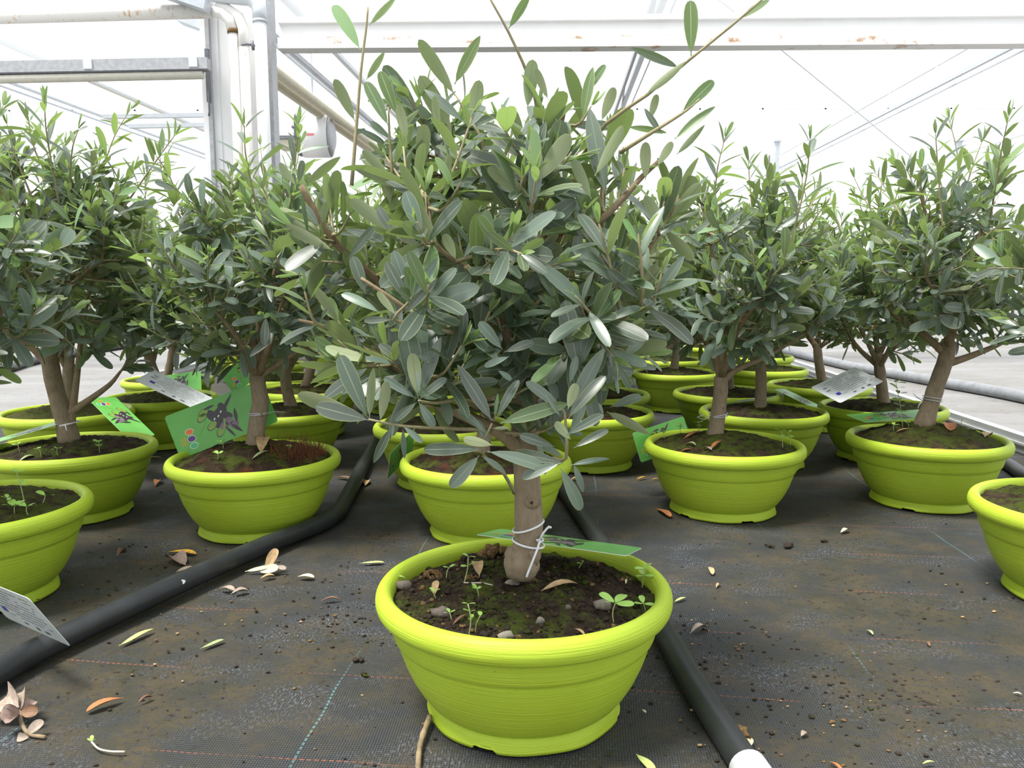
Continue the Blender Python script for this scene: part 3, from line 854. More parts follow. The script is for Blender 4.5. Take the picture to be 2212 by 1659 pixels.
GT = 'potted olive trees'
def generic_tree(name, X, Y, seed, label, soil='soil_dark', trunk=None, r0=.017, nparts=100, nshoots=95, c=None, rad=(.225, .225, .205),
                 split=True, nw=6, mound=.022, group=GT, branches=None, knots=()):
    rg = random.Random(seed)
    root = empty(name, (X, Y, 0)); tag(root, label, 'potted tree', group)
    add_pot(root, seed % 5, soil, mound, rg.uniform(0, 6.28))
    O = Vector((X, Y, 0))
    zs = .134 + mound
    if trunk is None:
        le = rg.uniform(-.03, .03); lf = rg.uniform(-.02, .02)
        trunk = [Vector((rg.uniform(-.02, .02), 0, zs - .02)), Vector((le * .4, lf, zs + .07)), Vector((le, lf * 1.5, zs + .14))]
    else: trunk = [p - O for p in trunk]
    tp = spline(trunk, 10)
    b = MB(); n = len(tp)
    b.tube(tp, [r0 * (1.28 - .9 * (i / (n - 1)) if i < 2 else 1.02 - .16 * i / (n - 1)) + .0015 * noise.noise(Vector((i * .9, seed, 0))) for i in range(n)], 'bark', 14)
    tr = b.build('trunk', root)
    for (t, a, s) in knots:
        p = tp[int(t * (n - 1))]; d = Vector((math.sin(a), -math.cos(a), 0)); kb = MB()
        for rr, zz, m in ((1.0, 0.0, 'bark'), (.62, .0012, 'stick'), (.3, .0016, 'crumb')):
            kb.blob(p + d * (r0 * .86 + zz), s * rr, m, rg, (1, .45, 1.15), .3)
        kb.build('knot', tr)
    c = (c - O) if c is not None else trunk[-1] + Vector((0, 0, .20))
    nodes = []; brs = []
    if branches is None:
        nb = 7
        for i in range(nb):
            a = 2 * math.pi * i / nb + rg.uniform(-.4, .4); el = rg.uniform(.15, 1.2) if i else 1.45
            e = c + Vector((math.cos(a) * math.cos(el) * rad[0], math.sin(a) * math.cos(el) * rad[1], math.sin(el) * rad[2] - .05)) * .72
            s0 = tp[rg.randint(int(n * .6), n - 1)] if i else tp[-1]
            m1 = s0.lerp(e, .45) + Vector((0, 0, -.02)) + rvec(rg) * .02
            brs.append([s0, m1, e])
    else: brs = [[p - O for p in br] for br in branches]
    for br in brs:
        sp = spline(br, 9); nodes += sp[2:]
        L = len(sp)
        bb = MB(); bb.tube(sp, [r0 * .52 * (1 - .72 * i / (L - 1)) for i in range(L)], 'bark_branch', 8); bb.build('branch', root)
    nodes.append(tp[-1])
    leaves = []
    rad = (rad[0] * 1.14, rad[1] * 1.14, rad[2] * .97); c = c + Vector((0, 0, -.012))
    paths = grow_crown(nodes, c, rad, rg, leaves, int(nshoots * 1.55), size=.0485)
    for br in brs:
        e = br[-1]; d = (br[-1] - br[-2]).normalized()
        for q in range(3):
            dd = (d + rvec(rg) * .6 + UP * .3).normalized(); L = rg.uniform(.05, .10)
            path = spline([e, e + dd * L * .5, e + dd * L + UP * .01], 6); paths.append(path); dress(path, rg, leaves, .0155, .05, .048)
    paths += wisps(c, rad, rg, leaves, nw)
    for k in range(2): 
        l = rg.choice([q for q in leaves if q.p.z < c.z - .05]); l.m = 'leaf_yellow'
    t_ = twig_mesh(paths, rg).build('twigs', root); t_['kind'] = 'stuff'
    put_leaves(root, leaves, nparts)
    return root
PX = lambda u, v, Y: at(u, v, Y)

# ================================================================ the front tree
FX, FY = .0127, .9151
root = empty('potted_olive_tree', (FX, FY, 0))
tag(root, 'big bushy olive tree in the lime green pot at the very front', 'potted tree', GT)
O = Vector((FX, FY, 0))
rg = random.Random(42)
add_pot(root, 0, 'soil_dark', .012, 1.0, 3.0)
def P(u, v, dy=0.0): return at(u, v, FY + dy) - O
tk = [P(1122, 1246, -.0), P(1128, 1205), P(1140, 1160), P(1140, 1090), P(1136, 1000), P(1134, 930), P(1133, 870), P(1130, 815)]
tp = spline(tk, 26); n = len(tp)
b = MB()
rr = []
for i in range(n):
    t = i / (n - 1)
    q = .0152 - .0005 * t
    q += .0062 * math.exp(-((t - .10) / .075) ** 2) + .0015 * math.exp(-((t - .36) / .1) ** 2)
    rr.append(q)
b.tube(tp, rr, 'bark', 22); trunk = b.build('trunk', root)
kb = MB(); kb.blob(P(1108, 1208, -.004), .0115, 'bark', rg, (1, 1, 1.25), .2); kb.blob(P(1150, 1198, -.007), .0105, 'bark', rg, (1, 1, 1.3), .2); kb.build('root_swelling', trunk)
kb = MB()
for q, zz, m in ((.0098, 0, 'bark'), (.0072, .0016, 'stick'), (.0045, .0028, 'bark'), (.002, .0038, 'crumb')):
    kb.blob(P(1147, 1086, -.0145 - zz), q, m, rg, (1, .28, 1), .15)
kb.build('knot', trunk)
main_branches = [  # pixel path with depth offset, start radius
    ([(1132, 820, 0), (1152, 755, .01), (1166, 690, .02), (1170, 600, .03), (1172, 500, .03), (1180, 400, .03), (1205, 290, .03), (1218, 235, .02)], .0098),
    ([(1128, 840, -.012), (1108, 770, -.03), (1088, 690, -.045), (1066, 612, -.05), (1085, 570, -.055), (1125, 490, -.05), (1150, 400, -.04), (1160, 310, -.03), (1163, 255, -.02)], .0072),
    ([(1135, 985, .0), (1080, 935, -.02), (1000, 895, -.03), (930, 860, -.03), (860, 800, -.02), (800, 750, -.02)], .0088),
    ([(1130, 850, .012), (1060, 800, .04), (980, 740, .06), (900, 690, .05), (820, 610, .03), (740, 540, .0), (690, 470, -.02), (650, 400, -.03)], .0078),
    ([(1135, 830, .012), (1190, 790, .03), (1240, 745, .05), (1275, 660, .06), (1290, 560, .05), (1300, 450, .03), (1310, 340, .02)], .0082),
    ([(1170, 590, .03), (1185, 535, .0), (1228, 490, -.03), (1290, 480, -.04), (1345, 430, -.04), (1390, 380, -.04), (1440, 335, -.04)], .0056),
    ([(1240, 745, .05), (1310, 660, .02), (1350, 600, -.01), (1400, 535, -.03), (1440, 480, -.03), (1470, 432, -.03)], .0055),
    ([(1130, 870, .01), (1090, 780, .08), (1050, 650, .12), (1010, 520, .12), (960, 380, .09), (935, 290, .06)], .0070),
    ([(1140, 860, .01), (1200, 820, .08), (1240, 700, .13), (1230, 520, .13), (1240, 380, .10)], .0070),
    ([(1066, 612, -.05), (1030, 590, -.07), (985, 565, -.09), (940, 520, -.10), (925, 430, -.10)], .0038),
    ([(1108, 770, -.03), (1000, 720, -.07), (900, 680, -.11), (840, 640, -.12), (780, 600, -.12)], .0042),
    ([(1060, 900, -.02), (960, 830, -.08), (870, 790, -.12), (800, 770, -.12)], .0040),
    ([(1150, 770, .0), (1230, 730, -.06), (1310, 700, -.10), (1380, 670, -.11)], .0045),
    ([(930, 860, -.03), (850, 790, -.05), (760, 740, -.06), (700, 705, -.06), (645, 690, -.06)], .0040),
]
nodes = []
for pts, r_ in main_branches:
    sp = spline([P(*q) for q in pts], 4 * len(pts)); nodes += sp[3:]
    L = len(sp); b = MB(); b.tube(sp, [r_ * (1 - .62 * i / (L - 1)) for i in range(L)], 'bark_branch', 10); b.build('branch', root)
leaves = []
C0 = P(1072, 575); 
twigs = grow_crown(nodes, C0, (.222, .205, .185), rg, leaves, 215, size=.0465)
# a lower skirt of shoots round the trunk
twigs += grow_crown([q for q in nodes if q.z < P(0, 640).z], P(1040, 770), (.20, .17, .085), rg, leaves, 52, size=.047)
# shoots seen singly in the photo: stem path, then leaves as base > tip with face (m upper side, u underside, y young)
def shoot(pts, r_=.0018):
    sp = spline([P(*q) for q in pts], 10); twigs.append(sp)
def hl(bu, bv, tu, tv, face='m', dy=-.14, k=0, dd=0.0, w=None):
    p = P(bu, bv, dy); q = P(tu, tv, dy + dd); d = q - p
    view = (O + p - Vector((0, 0, CAMH))).normalized()
    nn = -view + rvec(rg) * .28 + UP * .25
    if face == 'u': nn = view + rvec(rg) * .25
    leaves.append(Leaf(p, d, nn, d.length, k, 'leaf_young' if face in 'yv' else 'leaf_mature', 1))
shoot([(760, 400, -.03), (770, 280, -.03), (781, 150, -.03), (793, 55, -.03), (796, 15, -.03)])
for a in ((780, 107, 722, 5, 'y', -.03, 0), (799, 54, 858, -8, 'y', -.03, 6), (768, 262, 726, 172, 'u', -.03, 0), (792, 172, 832, 112, 'u', -.02, 4), (764, 290, 790, 278, 'm', -.03, 2), (768, 275, 830, 305, 'm', -.03, 1), (795, 35, 797, 15, 'y', -.03, 6)): hl(*a)
shoot([(850, 480, -.02), (848, 380, -.04), (842, 290, -.04), (840, 230, -.04)])
for a in ((840, 272, 792, 172, 'y', -.05, 0), (858, 250, 822, 150, 'y', -.04, 0), (879, 302, 862, 226, 'u', -.06, 2), (842, 380, 785, 325, 'u', -.06, 0), (843, 440, 838, 390, 'u', -.06, 2), (845, 300, 800, 260, 'm', -.02, 0), (850, 290, 905, 236, 'u', -.05, 6), (840, 245, 852, 160, 'm', .0, 2)): hl(*a)
shoot([(1060, 380, .0), (1040, 300, -.02), (1018, 262, -.02), (985, 205, -.02)])
for a in ((984, 206, 911, 92, 'u', -.03, 1), (983, 182, 1039, 72, 'y', -.03, 4), (1021, 268, 1036, 174, 'u', -.04, 2), (1000, 262, 918, 186, 'm', -.03, 4), (980, 300, 912, 165, 'u', -.01, 0), (948, 290, 940, 210, 'u', -.05, 1)): hl(*a)
shoot([(1165, 260, -.02), (1150, 185, -.04), (1105, 80, -.06), (1055, -12, -.07)])
for a in ((1100, 62, 1150, -20, 'v', -.06, 4), (1140, 235, 1152, 130, 'u', -.05, 2), (1185, 215, 1158, 150, 'u', -.06, 0), (1160, 330, 1095, 305, 'm', -.07, 0)): hl(*a)
shoot([(1250, 350, .0), (1310, 268, -.03), (1400, 205, -.05), (1490, 130, -.06), (1580, 58, -.07), (1665, -15, -.08)])
for a in ((1494, 122, 1494, -2, 'y', -.06, 0), (1395, 205, 1480, 138, 'u', -.06, 6), (1602, 42, 1665, -5, 'y', -.07, 4), (1470, 148, 1365, 102, 'm', -.05, 6), (1405, 260, 1420, 205, 'u', -.04, 2), (1300, 262, 1328, 190, 'u', -.06, 2), (1260, 255, 1280, 140, 'y', -.04, 4), (1265, 205, 1310, 135, 'y', -.03, 1)): hl(*a)
shoot([(1340, 330, -.04), (1420, 280, -.06), (1480, 242, -.06), (1512, 215, -.06)])
for a in ((1473, 244, 1544, 172, 'y', -.06, 0), (1458, 302, 1546, 224, 'y', -.06, 6), (1462, 335, 1522, 274, 'u', -.05, 6), (1430, 290, 1392, 235, 'm', -.06, 4), (1395, 390, 1395, 308, 'u', -.07, 2), (1420, 360, 1453, 308, 'u', -.06, 2), (1355, 275, 1443, 285, 'y', -.05, 6), (1435, 495, 1395, 425, 'u', -.08, 2)): hl(*a)
# upper centre
for a in ((1150, 430, 1055, 362, 'u', -.11, 0), (1160, 395, 978, 312, 'm', -.10, 4), (1160, 395, 1232, 292, 'u', -.12, 2), (1285, 380, 1348, 280, 'u', -.11, 1), (1278, 430, 1238, 345, 'u', -.10, 0), (1310, 420, 1270, 230, 'm', -.06, 4), (1120, 560, 1170, 480, 'm', -.12, 0), (1110, 530, 1030, 455, 'm', -.12, 1), (945, 530, 898, 440, 'u', -.13, 0), (960, 500, 990, 425, 'm', -.13, 0), (985, 560, 960, 505, 'u', -.13, 7), (1000, 560, 1050, 480, 'm', -.13, 1)): hl(*a)
# left branch end
for a in ((640, 400, 605, 352, 'u', -.05, 0), (645, 395, 655, 345, 'm', -.05, 2), (660, 400, 735, 335, 'u', -.05, 4), (690, 490, 655, 440, 'm', -.06, 2), (695, 485, 705, 435, 'u', -.06, 2), (680, 500, 575, 460, 'u', -.06, 1), (720, 540, 620, 490, 'u', -.07, 1), (750, 560, 808, 490, 'm', -.07, 1), (845, 500, 760, 430, 'u', -.10, 0), (850, 505, 815, 445, 'm', -.10, 2), (790, 635, 762, 552, 'm', -.12, 2)): hl(*a)
# rosette at mid left
shoot([(980, 720, -.12), (900, 700, -.14), (850, 690, -.15), (885, 650, -.16), (895, 630, -.16)])
for a in ((888, 645, 907, 568, 'y', -.17, 2), (880, 650, 833, 565, 'm', -.16, 0), (885, 640, 850, 540, 'm', -.15, 0), (892, 640, 945, 555, 'm', -.17, 4), (855, 680, 815, 630, 'u', -.17, 0), (870, 680, 945, 600, 'm', -.17, 6), (820, 675, 740, 625, 'm', -.16, 1), (845, 690, 785, 690, 'm', -.16, 0), (860, 700, 940, 690, 'm', -.16, 1)): hl(*a)
# lower left sprays
shoot([(1060, 930, -.06), (960, 925, -.12), (870, 920, -.15), (795, 905, -.16)])
for a in ((797, 907, 680, 876, 'm', -.17, 2), (793, 902, 733, 766, 'm', -.16, 0), (797, 903, 804, 792, 'u', -.17, 6), (820, 910, 837, 822, 'u', -.17, 0), (845, 922, 803, 1002, 'm', -.17, 4), (870, 925, 872, 992, 'm', -.16, 6), (870, 920, 912, 955, 'm', -.17, 0), (790, 905, 648, 852, 'u', -.14, 1), (850, 915, 838, 948, 'm', -.17, 2)): hl(*a)
shoot([(1000, 860, -.10), (940, 870, -.14), (903, 865, -.16)])
for a in ((903, 862, 876, 705, 'm', -.15, 2), (902, 855, 890, 762, 'u', -.17, 2), (905, 855, 948, 728, 'm', -.15, 4), (904, 868, 938, 922, 'm', -.18, 2), (900, 868, 850, 908, 'm', -.17, 0), (898, 860, 828, 815, 'm', -.16, 1), (893, 800, 818, 740, 'm', -.14, 1), (905, 862, 962, 815, 'm', -.16, 0), (905, 850, 900, 800, 'm', -.18, 6)): hl(*a)
# rosette left of trunk
shoot([(1110, 1065, -.02), (1085, 1020, -.08), (1040, 975, -.13), (1062, 915, -.15)], .0026)
for a in ((1062, 908, 990, 787, 'm', -.16, 4), (1072, 905, 1114, 820, 'm', -.15, 1), (1080, 914, 1227, 868, 'y', -.17, 4), (1068, 900, 1075, 850, 'y', -.16, 6), (1064, 962, 1000, 948, 'u', -.18, 2), (1040, 970, 911, 968, 'm', -.17, 1), (1034, 984, 971, 1053, 'm', -.18, 2), (1052, 975, 1185, 1003, 'm', -.18, 1), (1040, 985, 1095, 1020, 'm', -.16, 4), (1050, 935, 992, 882, 'm', -.15, 1), (1064, 925, 1100, 925, 'u', -.17, 4), (1055, 960, 1030, 905, 'm', -.14, 3)): hl(*a)
# spray right of trunk
shoot([(1140, 1010, -.01), (1190, 990, -.10), (1222, 990, -.15), (1220, 900, -.16), (1215, 885, -.16)], .0026)
for a in ((1232, 892, 1297, 750, 'm', -.16, 4), (1226, 885, 1244, 828, 'u', -.18, 7), (1226, 905, 1301, 808, 'm', -.18, 1), (1218, 892, 1143, 820, 'm', -.15, 1), (1232, 950, 1198, 912, 'u', -.19, 7), (1238, 968, 1311, 925, 'm', -.18, 1), (1230, 940, 1262, 870, 'm', -.17, 0), (1215, 1000, 1110, 975, 'm', -.17, 1), (1232, 1005, 1316, 987, 'm', -.17, 6), (1238, 1002, 1262, 1066, 'm', -.17, 4), (1210, 1012, 1257, 1104, 'm', -.17, 0), (1198, 965, 1122, 940, 'm', -.16, 0), (1210, 1000, 1124, 1030, 'm', -.18, 0), (1222, 940, 1302, 893, 'm', -.19, 1), (1210, 900, 1178, 850, 'm', -.17, 6)): hl(*a)
# right side sprays
for a in ((1252, 810, 1218, 650, 'm', -.14, 0), (1248, 800, 1290, 668, 'm', -.14, 4), (1290, 690, 1340, 625, 'y', -.15, 0), (1295, 700, 1382, 655, 'm', -.15, 1), (1290, 715, 1378, 740, 'm', -.15, 2), (1335, 790, 1362, 840, 'm', -.14, 2), (1330, 790, 1310, 830, 'm', -.14, 2), (1340, 785, 1420, 790, 'm', -.14, 1), (1340, 780, 1395, 725, 'm', -.13, 0), (1318, 880, 1385, 855, 'm', -.10, 2), (1310, 890, 1400, 935, 'u', -.10, 4), (1470, 700, 1390, 690, 'm', -.10, 1), (1100, 770, 1045, 790, 'm', -.15, 0), (1085, 755, 1035, 695, 'm', -.15, 2), (1090, 760, 1152, 738, 'm', -.15, 2), (1075, 800, 1105, 820, 'm', -.15, 7), (1230, 830, 1245, 770, 'm', -.15, 0)): hl(*a)
for p_ in twigs:
    m_ = MB(); L = len(p_); m_.tube(p_, [.0023 * (1 - .6 * i / (L - 1)) for i in range(L)], 'twig_bark', 6); m_.build('twig', root)
put_leaves(root, leaves, 300)
# dry moss clods and crumbs lying on the front soil
cr = MB(); rg2 = random.Random(5)
for i in range(1100):
    a = rg2.uniform(0, 6.283); r_ = .140 * math.sqrt(rg2.random())
    s_ = (.0007 + .0030 * rg2.random() ** 2.2) * (1.5 if rg2.random() < .06 else 1)
    cr.blob((r_ * math.cos(a), r_ * math.sin(a), soil_height(r_, a, 0, .012) + s_ * .3), s_, rg2.choice(('crumb', 'crumb', 'soil_dark', 'soil_dark', 'crumb', 'crumb', 'soil_mossy', 'soil_mossy', 'dry_moss')), rg2, (1, 1, .8), .5)
o = cr.build('soil_crumbs', root); o['kind'] = 'stuff'

def soil_pt(u, v, X=FX, Y=FY, seed=0, mound=.012, dz=0.0):
    """point on the soil of a pot under a pixel"""
    best = None
    for i in range(320):
        y = Y - .150 + .300 * i / 319
        p = at(u, v, y); r_ = math.hypot(p.x - X, p.y - Y)
        if r_ > .143: continue
        h = soil_height(r_, math.atan2(p.y - Y, p.x - X), seed, mound)
        if best is None or abs(p.z - h) < best[0]: best = (abs(p.z - h), p.x, p.y, h)
        if p.z <= h: break
    if best is None:
        p = at(u, v, Y); a = math.atan2(0, p.x - X); r_ = .14
        best = (0, X + r_ * math.cos(a), Y, soil_height(r_, a, seed, mound))
    return Vector((best[1], best[2], best[3] + dz))

# ================================================================ second row
def T(pts, Y): return [at(u, v, Y + (q[0] if q else 0)) for (u, v, *q) in pts]
generic_tree('potted_olive_tree', -.5192, 1.6204, 11, 'olive tree whose trunk stands before a large green olive tag', 'soil_red',
             T([(553, 975), (553, 925), (562, 870), (556, 825), (556, 800)], 1.63), .0175, 300, 100, at(535, 600, 1.62), (.225, .22, .205),
             branches=[T(q, 1.63) for q in ([(556, 815), (530, 780), (480, 740), (400, 700)], [(556, 812), (585, 795), (640, 760), (720, 715)], [(556, 810), (545, 720), (520, 600), (500, 480)], [(556, 810), (570, 700), (600, 560), (620, 470)], [(556, 810, 0), (560, 720, .1), (540, 620, .15)], [(556, 812, 0), (520, 740, -.08), (450, 650, -.13)], [(556, 812, 0), (590, 720, -.08), (620, 620, -.12)])], knots=((.25, .2, .009), (.48, .35, .007)), nw=8, mound=.034)
generic_tree('potted_olive_tree', -.0527, 1.5968, 12, 'olive tree right behind the front one, its trunk hidden by the front leaves', 'soil_red', None, .016, 160, 95, None, nw=5)
generic_tree('potted_olive_tree', .4586, 1.7476, 13, 'olive tree with a bare straight stem tied with grey wire, right of the front tree', 'soil_mossy',
             T([(1541, 960), (1549, 905), (1556, 850), (1557, 815)], 1.76), .0170, 300, 100, at(1580, 605, 1.76), (.235, .22, .195),
             branches=[T(q, 1.76) for q in ([(1556, 830), (1590, 800), (1660, 770), (1740, 720)], [(1556, 820), (1540, 760), (1480, 690), (1440, 620)], [(1557, 815), (1560, 700), (1540, 560), (1530, 480)], [(1557, 815), (1600, 700), (1640, 580), (1660, 470)], [(1557, 815, 0), (1570, 720, .12), (1600, 600, .15)], [(1557, 815, 0), (1590, 720, -.1), (1640, 650, -.14)])], knots=((.5, .3, .006),), nw=6, mound=.028)
generic_tree('potted_olive_tree', .9314, 1.8124, 14, 'olive tree leaning right in the pot with a tall pale seedling', 'soil_mossy',
             T([(1990, 935), (2008, 880), (2024, 830), (2042, 780), (2050, 740)], 1.82), .0185, 300, 100, at(2050, 570, 1.81), (.24, .22, .20),
             branches=[T(q, 1.82) for q in ([(2040, 790), (2100, 770), (2170, 740), (2230, 700)], [(2045, 770), (1990, 720), (1930, 680), (1880, 630)], [(2050, 740), (2040, 620), (2010, 500), (1990, 430)], [(2050, 740), (2090, 620), (2120, 500), (2150, 430)], [(2050, 750, 0), (2060, 680, .12), (2040, 580, .15)], [(2050, 750, 0), (2040, 680, -.1), (2000, 600, -.14)])], knots=((.1, .3, .010),), nw=7, mound=.038)
generic_tree('potted_olive_tree', -.945, 1.73, 15, 'twin-stemmed olive tree at the left edge, white cord round its base', 'soil_dark',
             T([(152, 965), (140, 910), (122, 850), (108, 780), (112, 720), (118, 670)], 1.74), .0190, 300, 100, at(140, 545, 1.73), (.24, .22, .215),
             branches=[T(q, 1.74) for q in ([(150, 935), (158, 870), (168, 790), (178, 700), (200, 600)], [(112, 800), (80, 760), (30, 720), (-30, 690)], [(150, 890), (180, 870), (235, 830), (260, 800)], [(118, 680), (150, 600), (180, 500), (190, 430)], [(118, 680), (90, 580), (60, 480), (40, 400)], [(118, 680, 0), (120, 600, .12), (130, 500, .15)], [(118, 680, 0), (150, 620, -.1), (220, 560, -.14)], [(118, 680, 0), (90, 620, -.1), (40, 560, -.13)])], nw=9, mound=.020)
generic_tree('potted_olive_tree', -.85, 1.257, 16, 'olive tree cut by the left edge, nearest lime pot on that side', 'soil_mossy', None, .016, 60, 85, Vector((-.93, 1.257, .50)), (.215, .2, .22), nw=6)
generic_tree('potted_olive_tree', .906, 1.25, 17, 'olive tree cut by the right edge, only a sliver of its lime pot showing', 'soil_mossy', None, .016, 60, 85, Vector((.985, 1.25, .50)), (.215, .2, .2), nw=4)
# ================================================================ third row and behind
third = [(-1.22, 2.22, 21, 'olive tree in the sunlit pot of pale moss at far left', 'soil_pale', 90),
         (-1.083, 2.5, 22, 'olive tree with a white printed tag hanging across its pot', 'soil_mossy', 80),
         (-.628, 2.24, 24, 'olive tree in the pot just behind the large green tag', 'soil_dark', 80),
         (-.673, 2.68, 25, 'olive tree in the second pot behind the large green tag', 'soil_red', 60),
         (-.173, 2.0, 26, 'olive tree in the pot half hidden behind the hose bend', 'soil_dark', 80),
         (.212, 2.19, 27, 'olive tree in the pot right behind the front trunk, red soil', 'soil_red', 80),
         (.263, 2.56, 28, 'olive tree in the pot tucked behind the red-soiled one right of the front trunk', 'soil_red', 50),
         (.681, 2.2, 29, 'olive tree in the pot directly behind the wire-tied stem', 'soil_dark', 100),
         (.683, 2.58, 30, 'olive tree in the second pot behind the wire-tied stem', 'soil_dark', 70),
         (1.038, 2.277, 31, 'olive tree in the dark-soiled pot by the right edge rail', 'soil_dark', 100),
         (1.044, 2.77, 32, 'olive tree in the green-mossed pot near the grey walkway pipe', 'soil_mossy', 60),
         (.638, 3.18, 33, 'olive tree in the small far pot, third behind the wire-tied stem', 'soil_dark', 40)]
for (X, Y, sd, lab, so, npart) in third:
    generic_tree('potted_olive_tree', X, Y, sd, lab, so, None, .016, npart, 84, None, (.225, .225, .20), nw=6)
# far rows: one tree of each of four kinds, then copies
def copy_tree(src, X, Y, rz, label, sc=1.0):
    c = src.copy(); COL.objects.link(c); c.location = (X, Y, 0); c.rotation_euler = (0, 0, rz); c.scale = (sc, sc, sc)
    c['label'] = label
    for ch in src.children:
        k = ch.copy(); COL.objects.link(k); k.parent = c
        for g in ch.children:
            m = g.copy(); COL.objects.link(m); m.parent = k
    return c
FARL = 'olive tree of the crowded far rows, only its hazy crown showing between nearer trees'
protos = [generic_tree('potted_olive_tree', x, y, sd, FARL, 'soil_mossy', None, .016, 0, 84, None, (.225, .225, .20), nw=6, group='olive trees in the far rows') for x, y, sd in ((-.86, 3.02, 41), (-.28, 2.62, 42), (.30, 3.2, 43), (1.02, 3.3, 44))]
protos[0]['label'] = 'olive tree in the pale far pot left of the tagged trunk'
rgf = random.Random(99)
far = [(-1.28, 3.03), (-1.075, 3.6), (-.45, 3.15), (-.10, 3.1), (-.62, 3.7), (-.15, 3.75), (.28, 3.8), (.72, 3.75), (1.15, 3.85), (-1.35, 4.15), (-.9, 4.3), (-.4, 4.4), (.1, 4.45), (.6, 4.5), (1.1, 4.5)]
for i, (x, y) in enumerate(far):
    lab = FARL if i > 1 else ('olive tree in the far pot by the left edge rail, behind the white printed tag', 'olive tree in the far pale pot beside the left edge rail end')[i]
    copy_tree(protos[i % 4], x, y, rgf.uniform(0, 6.28), lab, rgf.uniform(.94, 1.04))

# ---------------------------------------------------------------- tags
def ellipse(b, c, rx, ry, ang, m, z, n=18):
    vs = []
    for k in range(n):
        a = 2 * math.pi * k / n; x = rx * math.cos(a); y = ry * math.sin(a)
        vs.append((c[0] + x * math.cos(ang) - y * math.sin(ang), c[1] + x * math.sin(ang) + y * math.cos(ang), z))
    b.add(vs, [tuple(range(n))], m, False)
def lens(b, c, L, w, ang, m, z):
    vs = []; n = 8
    pts = [(-L / 2 + L * i / n, w * math.sin(math.pi * i / n) / 2) for i in range(n + 1)] + [(L / 2 - L * i / n, -w * math.sin(math.pi * i / n) / 2) for i in range(1, n)]
    vs = [(c[0] + x * math.cos(ang) - y * math.sin(ang), c[1] + x * math.sin(ang) + y * math.cos(ang), z) for x, y in pts]
    b.add(vs, [tuple(range(len(vs)))], m, False)
CW, CH, CTK = .20, .088, .0007
def tag_meshes():
    b = MB(); w, h = CW, CH; r_ = .006; out = []
    for cx, cy, a0 in ((w - r_, h - r_, 0), (r_, h - r_, 1), (r_, r_, 2), (w - r_, r_, 3)):
        for k in range(4):
            a = (a0 + k / 3) * math.pi / 2; out.append((cx + r_ * math.cos(a), cy + r_ * math.sin(a)))
    n = len(out)
    b.add([(x, y, 0) for x, y in out], [tuple(range(n))], 'card_green', False)
    b.add([(x, y, -CTK) for x, y in out], [tuple(range(n - 1, -1, -1))], 'card_white', False)
    b.add([(x, y, z) for z in (0, -CTK) for x, y in out], [(k, n + k, n + (k + 1) % n, (k + 1) % n) for k in range(n)], 'card_white', False)
    card = b.mesh('card')
    f = MB(); z = .0003
    # olive branch picture
    for i, (x, y, s_) in enumerate(((.100, .055, 1.1), (.094, .046, 1.0), (.108, .062, .8), (.086, .056, .9), (.112, .048, .7))):
        ellipse(f, (x, y), .017 * s_, .010 * s_, .6 + i * .5, 'print_dark', z + .00002 * i)
    for i, (x, y, a) in enumerate(((.066, .060, .5), (.072, .068, .4), (.079, .038, .5), (.090, .022, .9))): 
        ellipse(f, (x, y), .0115, .0068, a, 'print_dark', z + .0002); ellipse(f, (x + .0006, y + .0004), .0105, .006, a, 'print_olive', z + .00025)
    for i, (x, y) in enumerate(((.112, .036), (.120, .026), (.101, .030))):
        ellipse(f, (x, y), .009, .0075, .3, 'print_mauve', z + .0003)
    for x, y, L, w_, a in ((.118, .068, .05, .006, .75), (.128, .042, .03, .007, 1.4), (.122, .018, .028, .007, 2.2), (.108, .016, .03, .005, 2.0), (.085, .074, .025, .005, .1), (.060, .040, .04, .0012, .8), (.100, .028, .034, .004, 1.1)):
        lens(f, (x, y), L, w_, a, 'print_dark' if w_ > .0045 else 'print_olive', z + .0004)
    for x, y in ((.097, .052), (.104, .058), (.088, .049)): ellipse(f, (x, y), .0026, .0014, .9, 'print_white', z + .0005, 10)
    for i, m in enumerate(('print_orange', 'print_purple', 'print_teal')):
        y = .043 - i * .014
        ellipse(f, (.034, y), .0085, .0062, 0, 'print_white', z); ellipse(f, (.034, y), .0076, .0054, 0, m, z + .0002)
    for i in range(3): f.add([(.013 + i * .004, .020, z), (.015 + i * .004, .020, z), (.015 + i * .004, .036, z), (.013 + i * .004, .036, z)], [(0, 1, 2, 3)], 'print_gold', False)
    front = f.mesh('picture')
    g = MB(); z = -CTK - .0003; rt = random.Random(3)
    def dash(x, y, w_, h_, m): g.add([(x, y, z), (x, y + h_, z), (x + w_, y + h_, z), (x + w_, y, z)], [(0, 1, 2, 3)], m, False)
    for j in range(9):
        x = .02
        y = .076 - j * .0068
        while x < .15:
            w_ = rt.uniform(.004, .014)
            if rt.random() < .75: dash(x, y, w_, .0013, 'print_ink')
            x += w_ + .002
    for x, y, w_, h_ in ((.045, .008, .014, .005), (.075, .008, .010, .006), (.110, .010, .012, .004), (.165, .062, .015, .003), (.165, .050, .018, .003)): dash(x, y, w_, h_, 'print_ink')
    dash(.155, .024, .016, .010, 'print_blue')
    for x, y in ((.05, .066), (.062, .06), (.1, .045), (.13, .066)): dash(x, y, .008, .004, 'print_white')
    back = g.mesh('small_print')
    return card, front, back
CARD, PIC, TXT = tag_meshes()
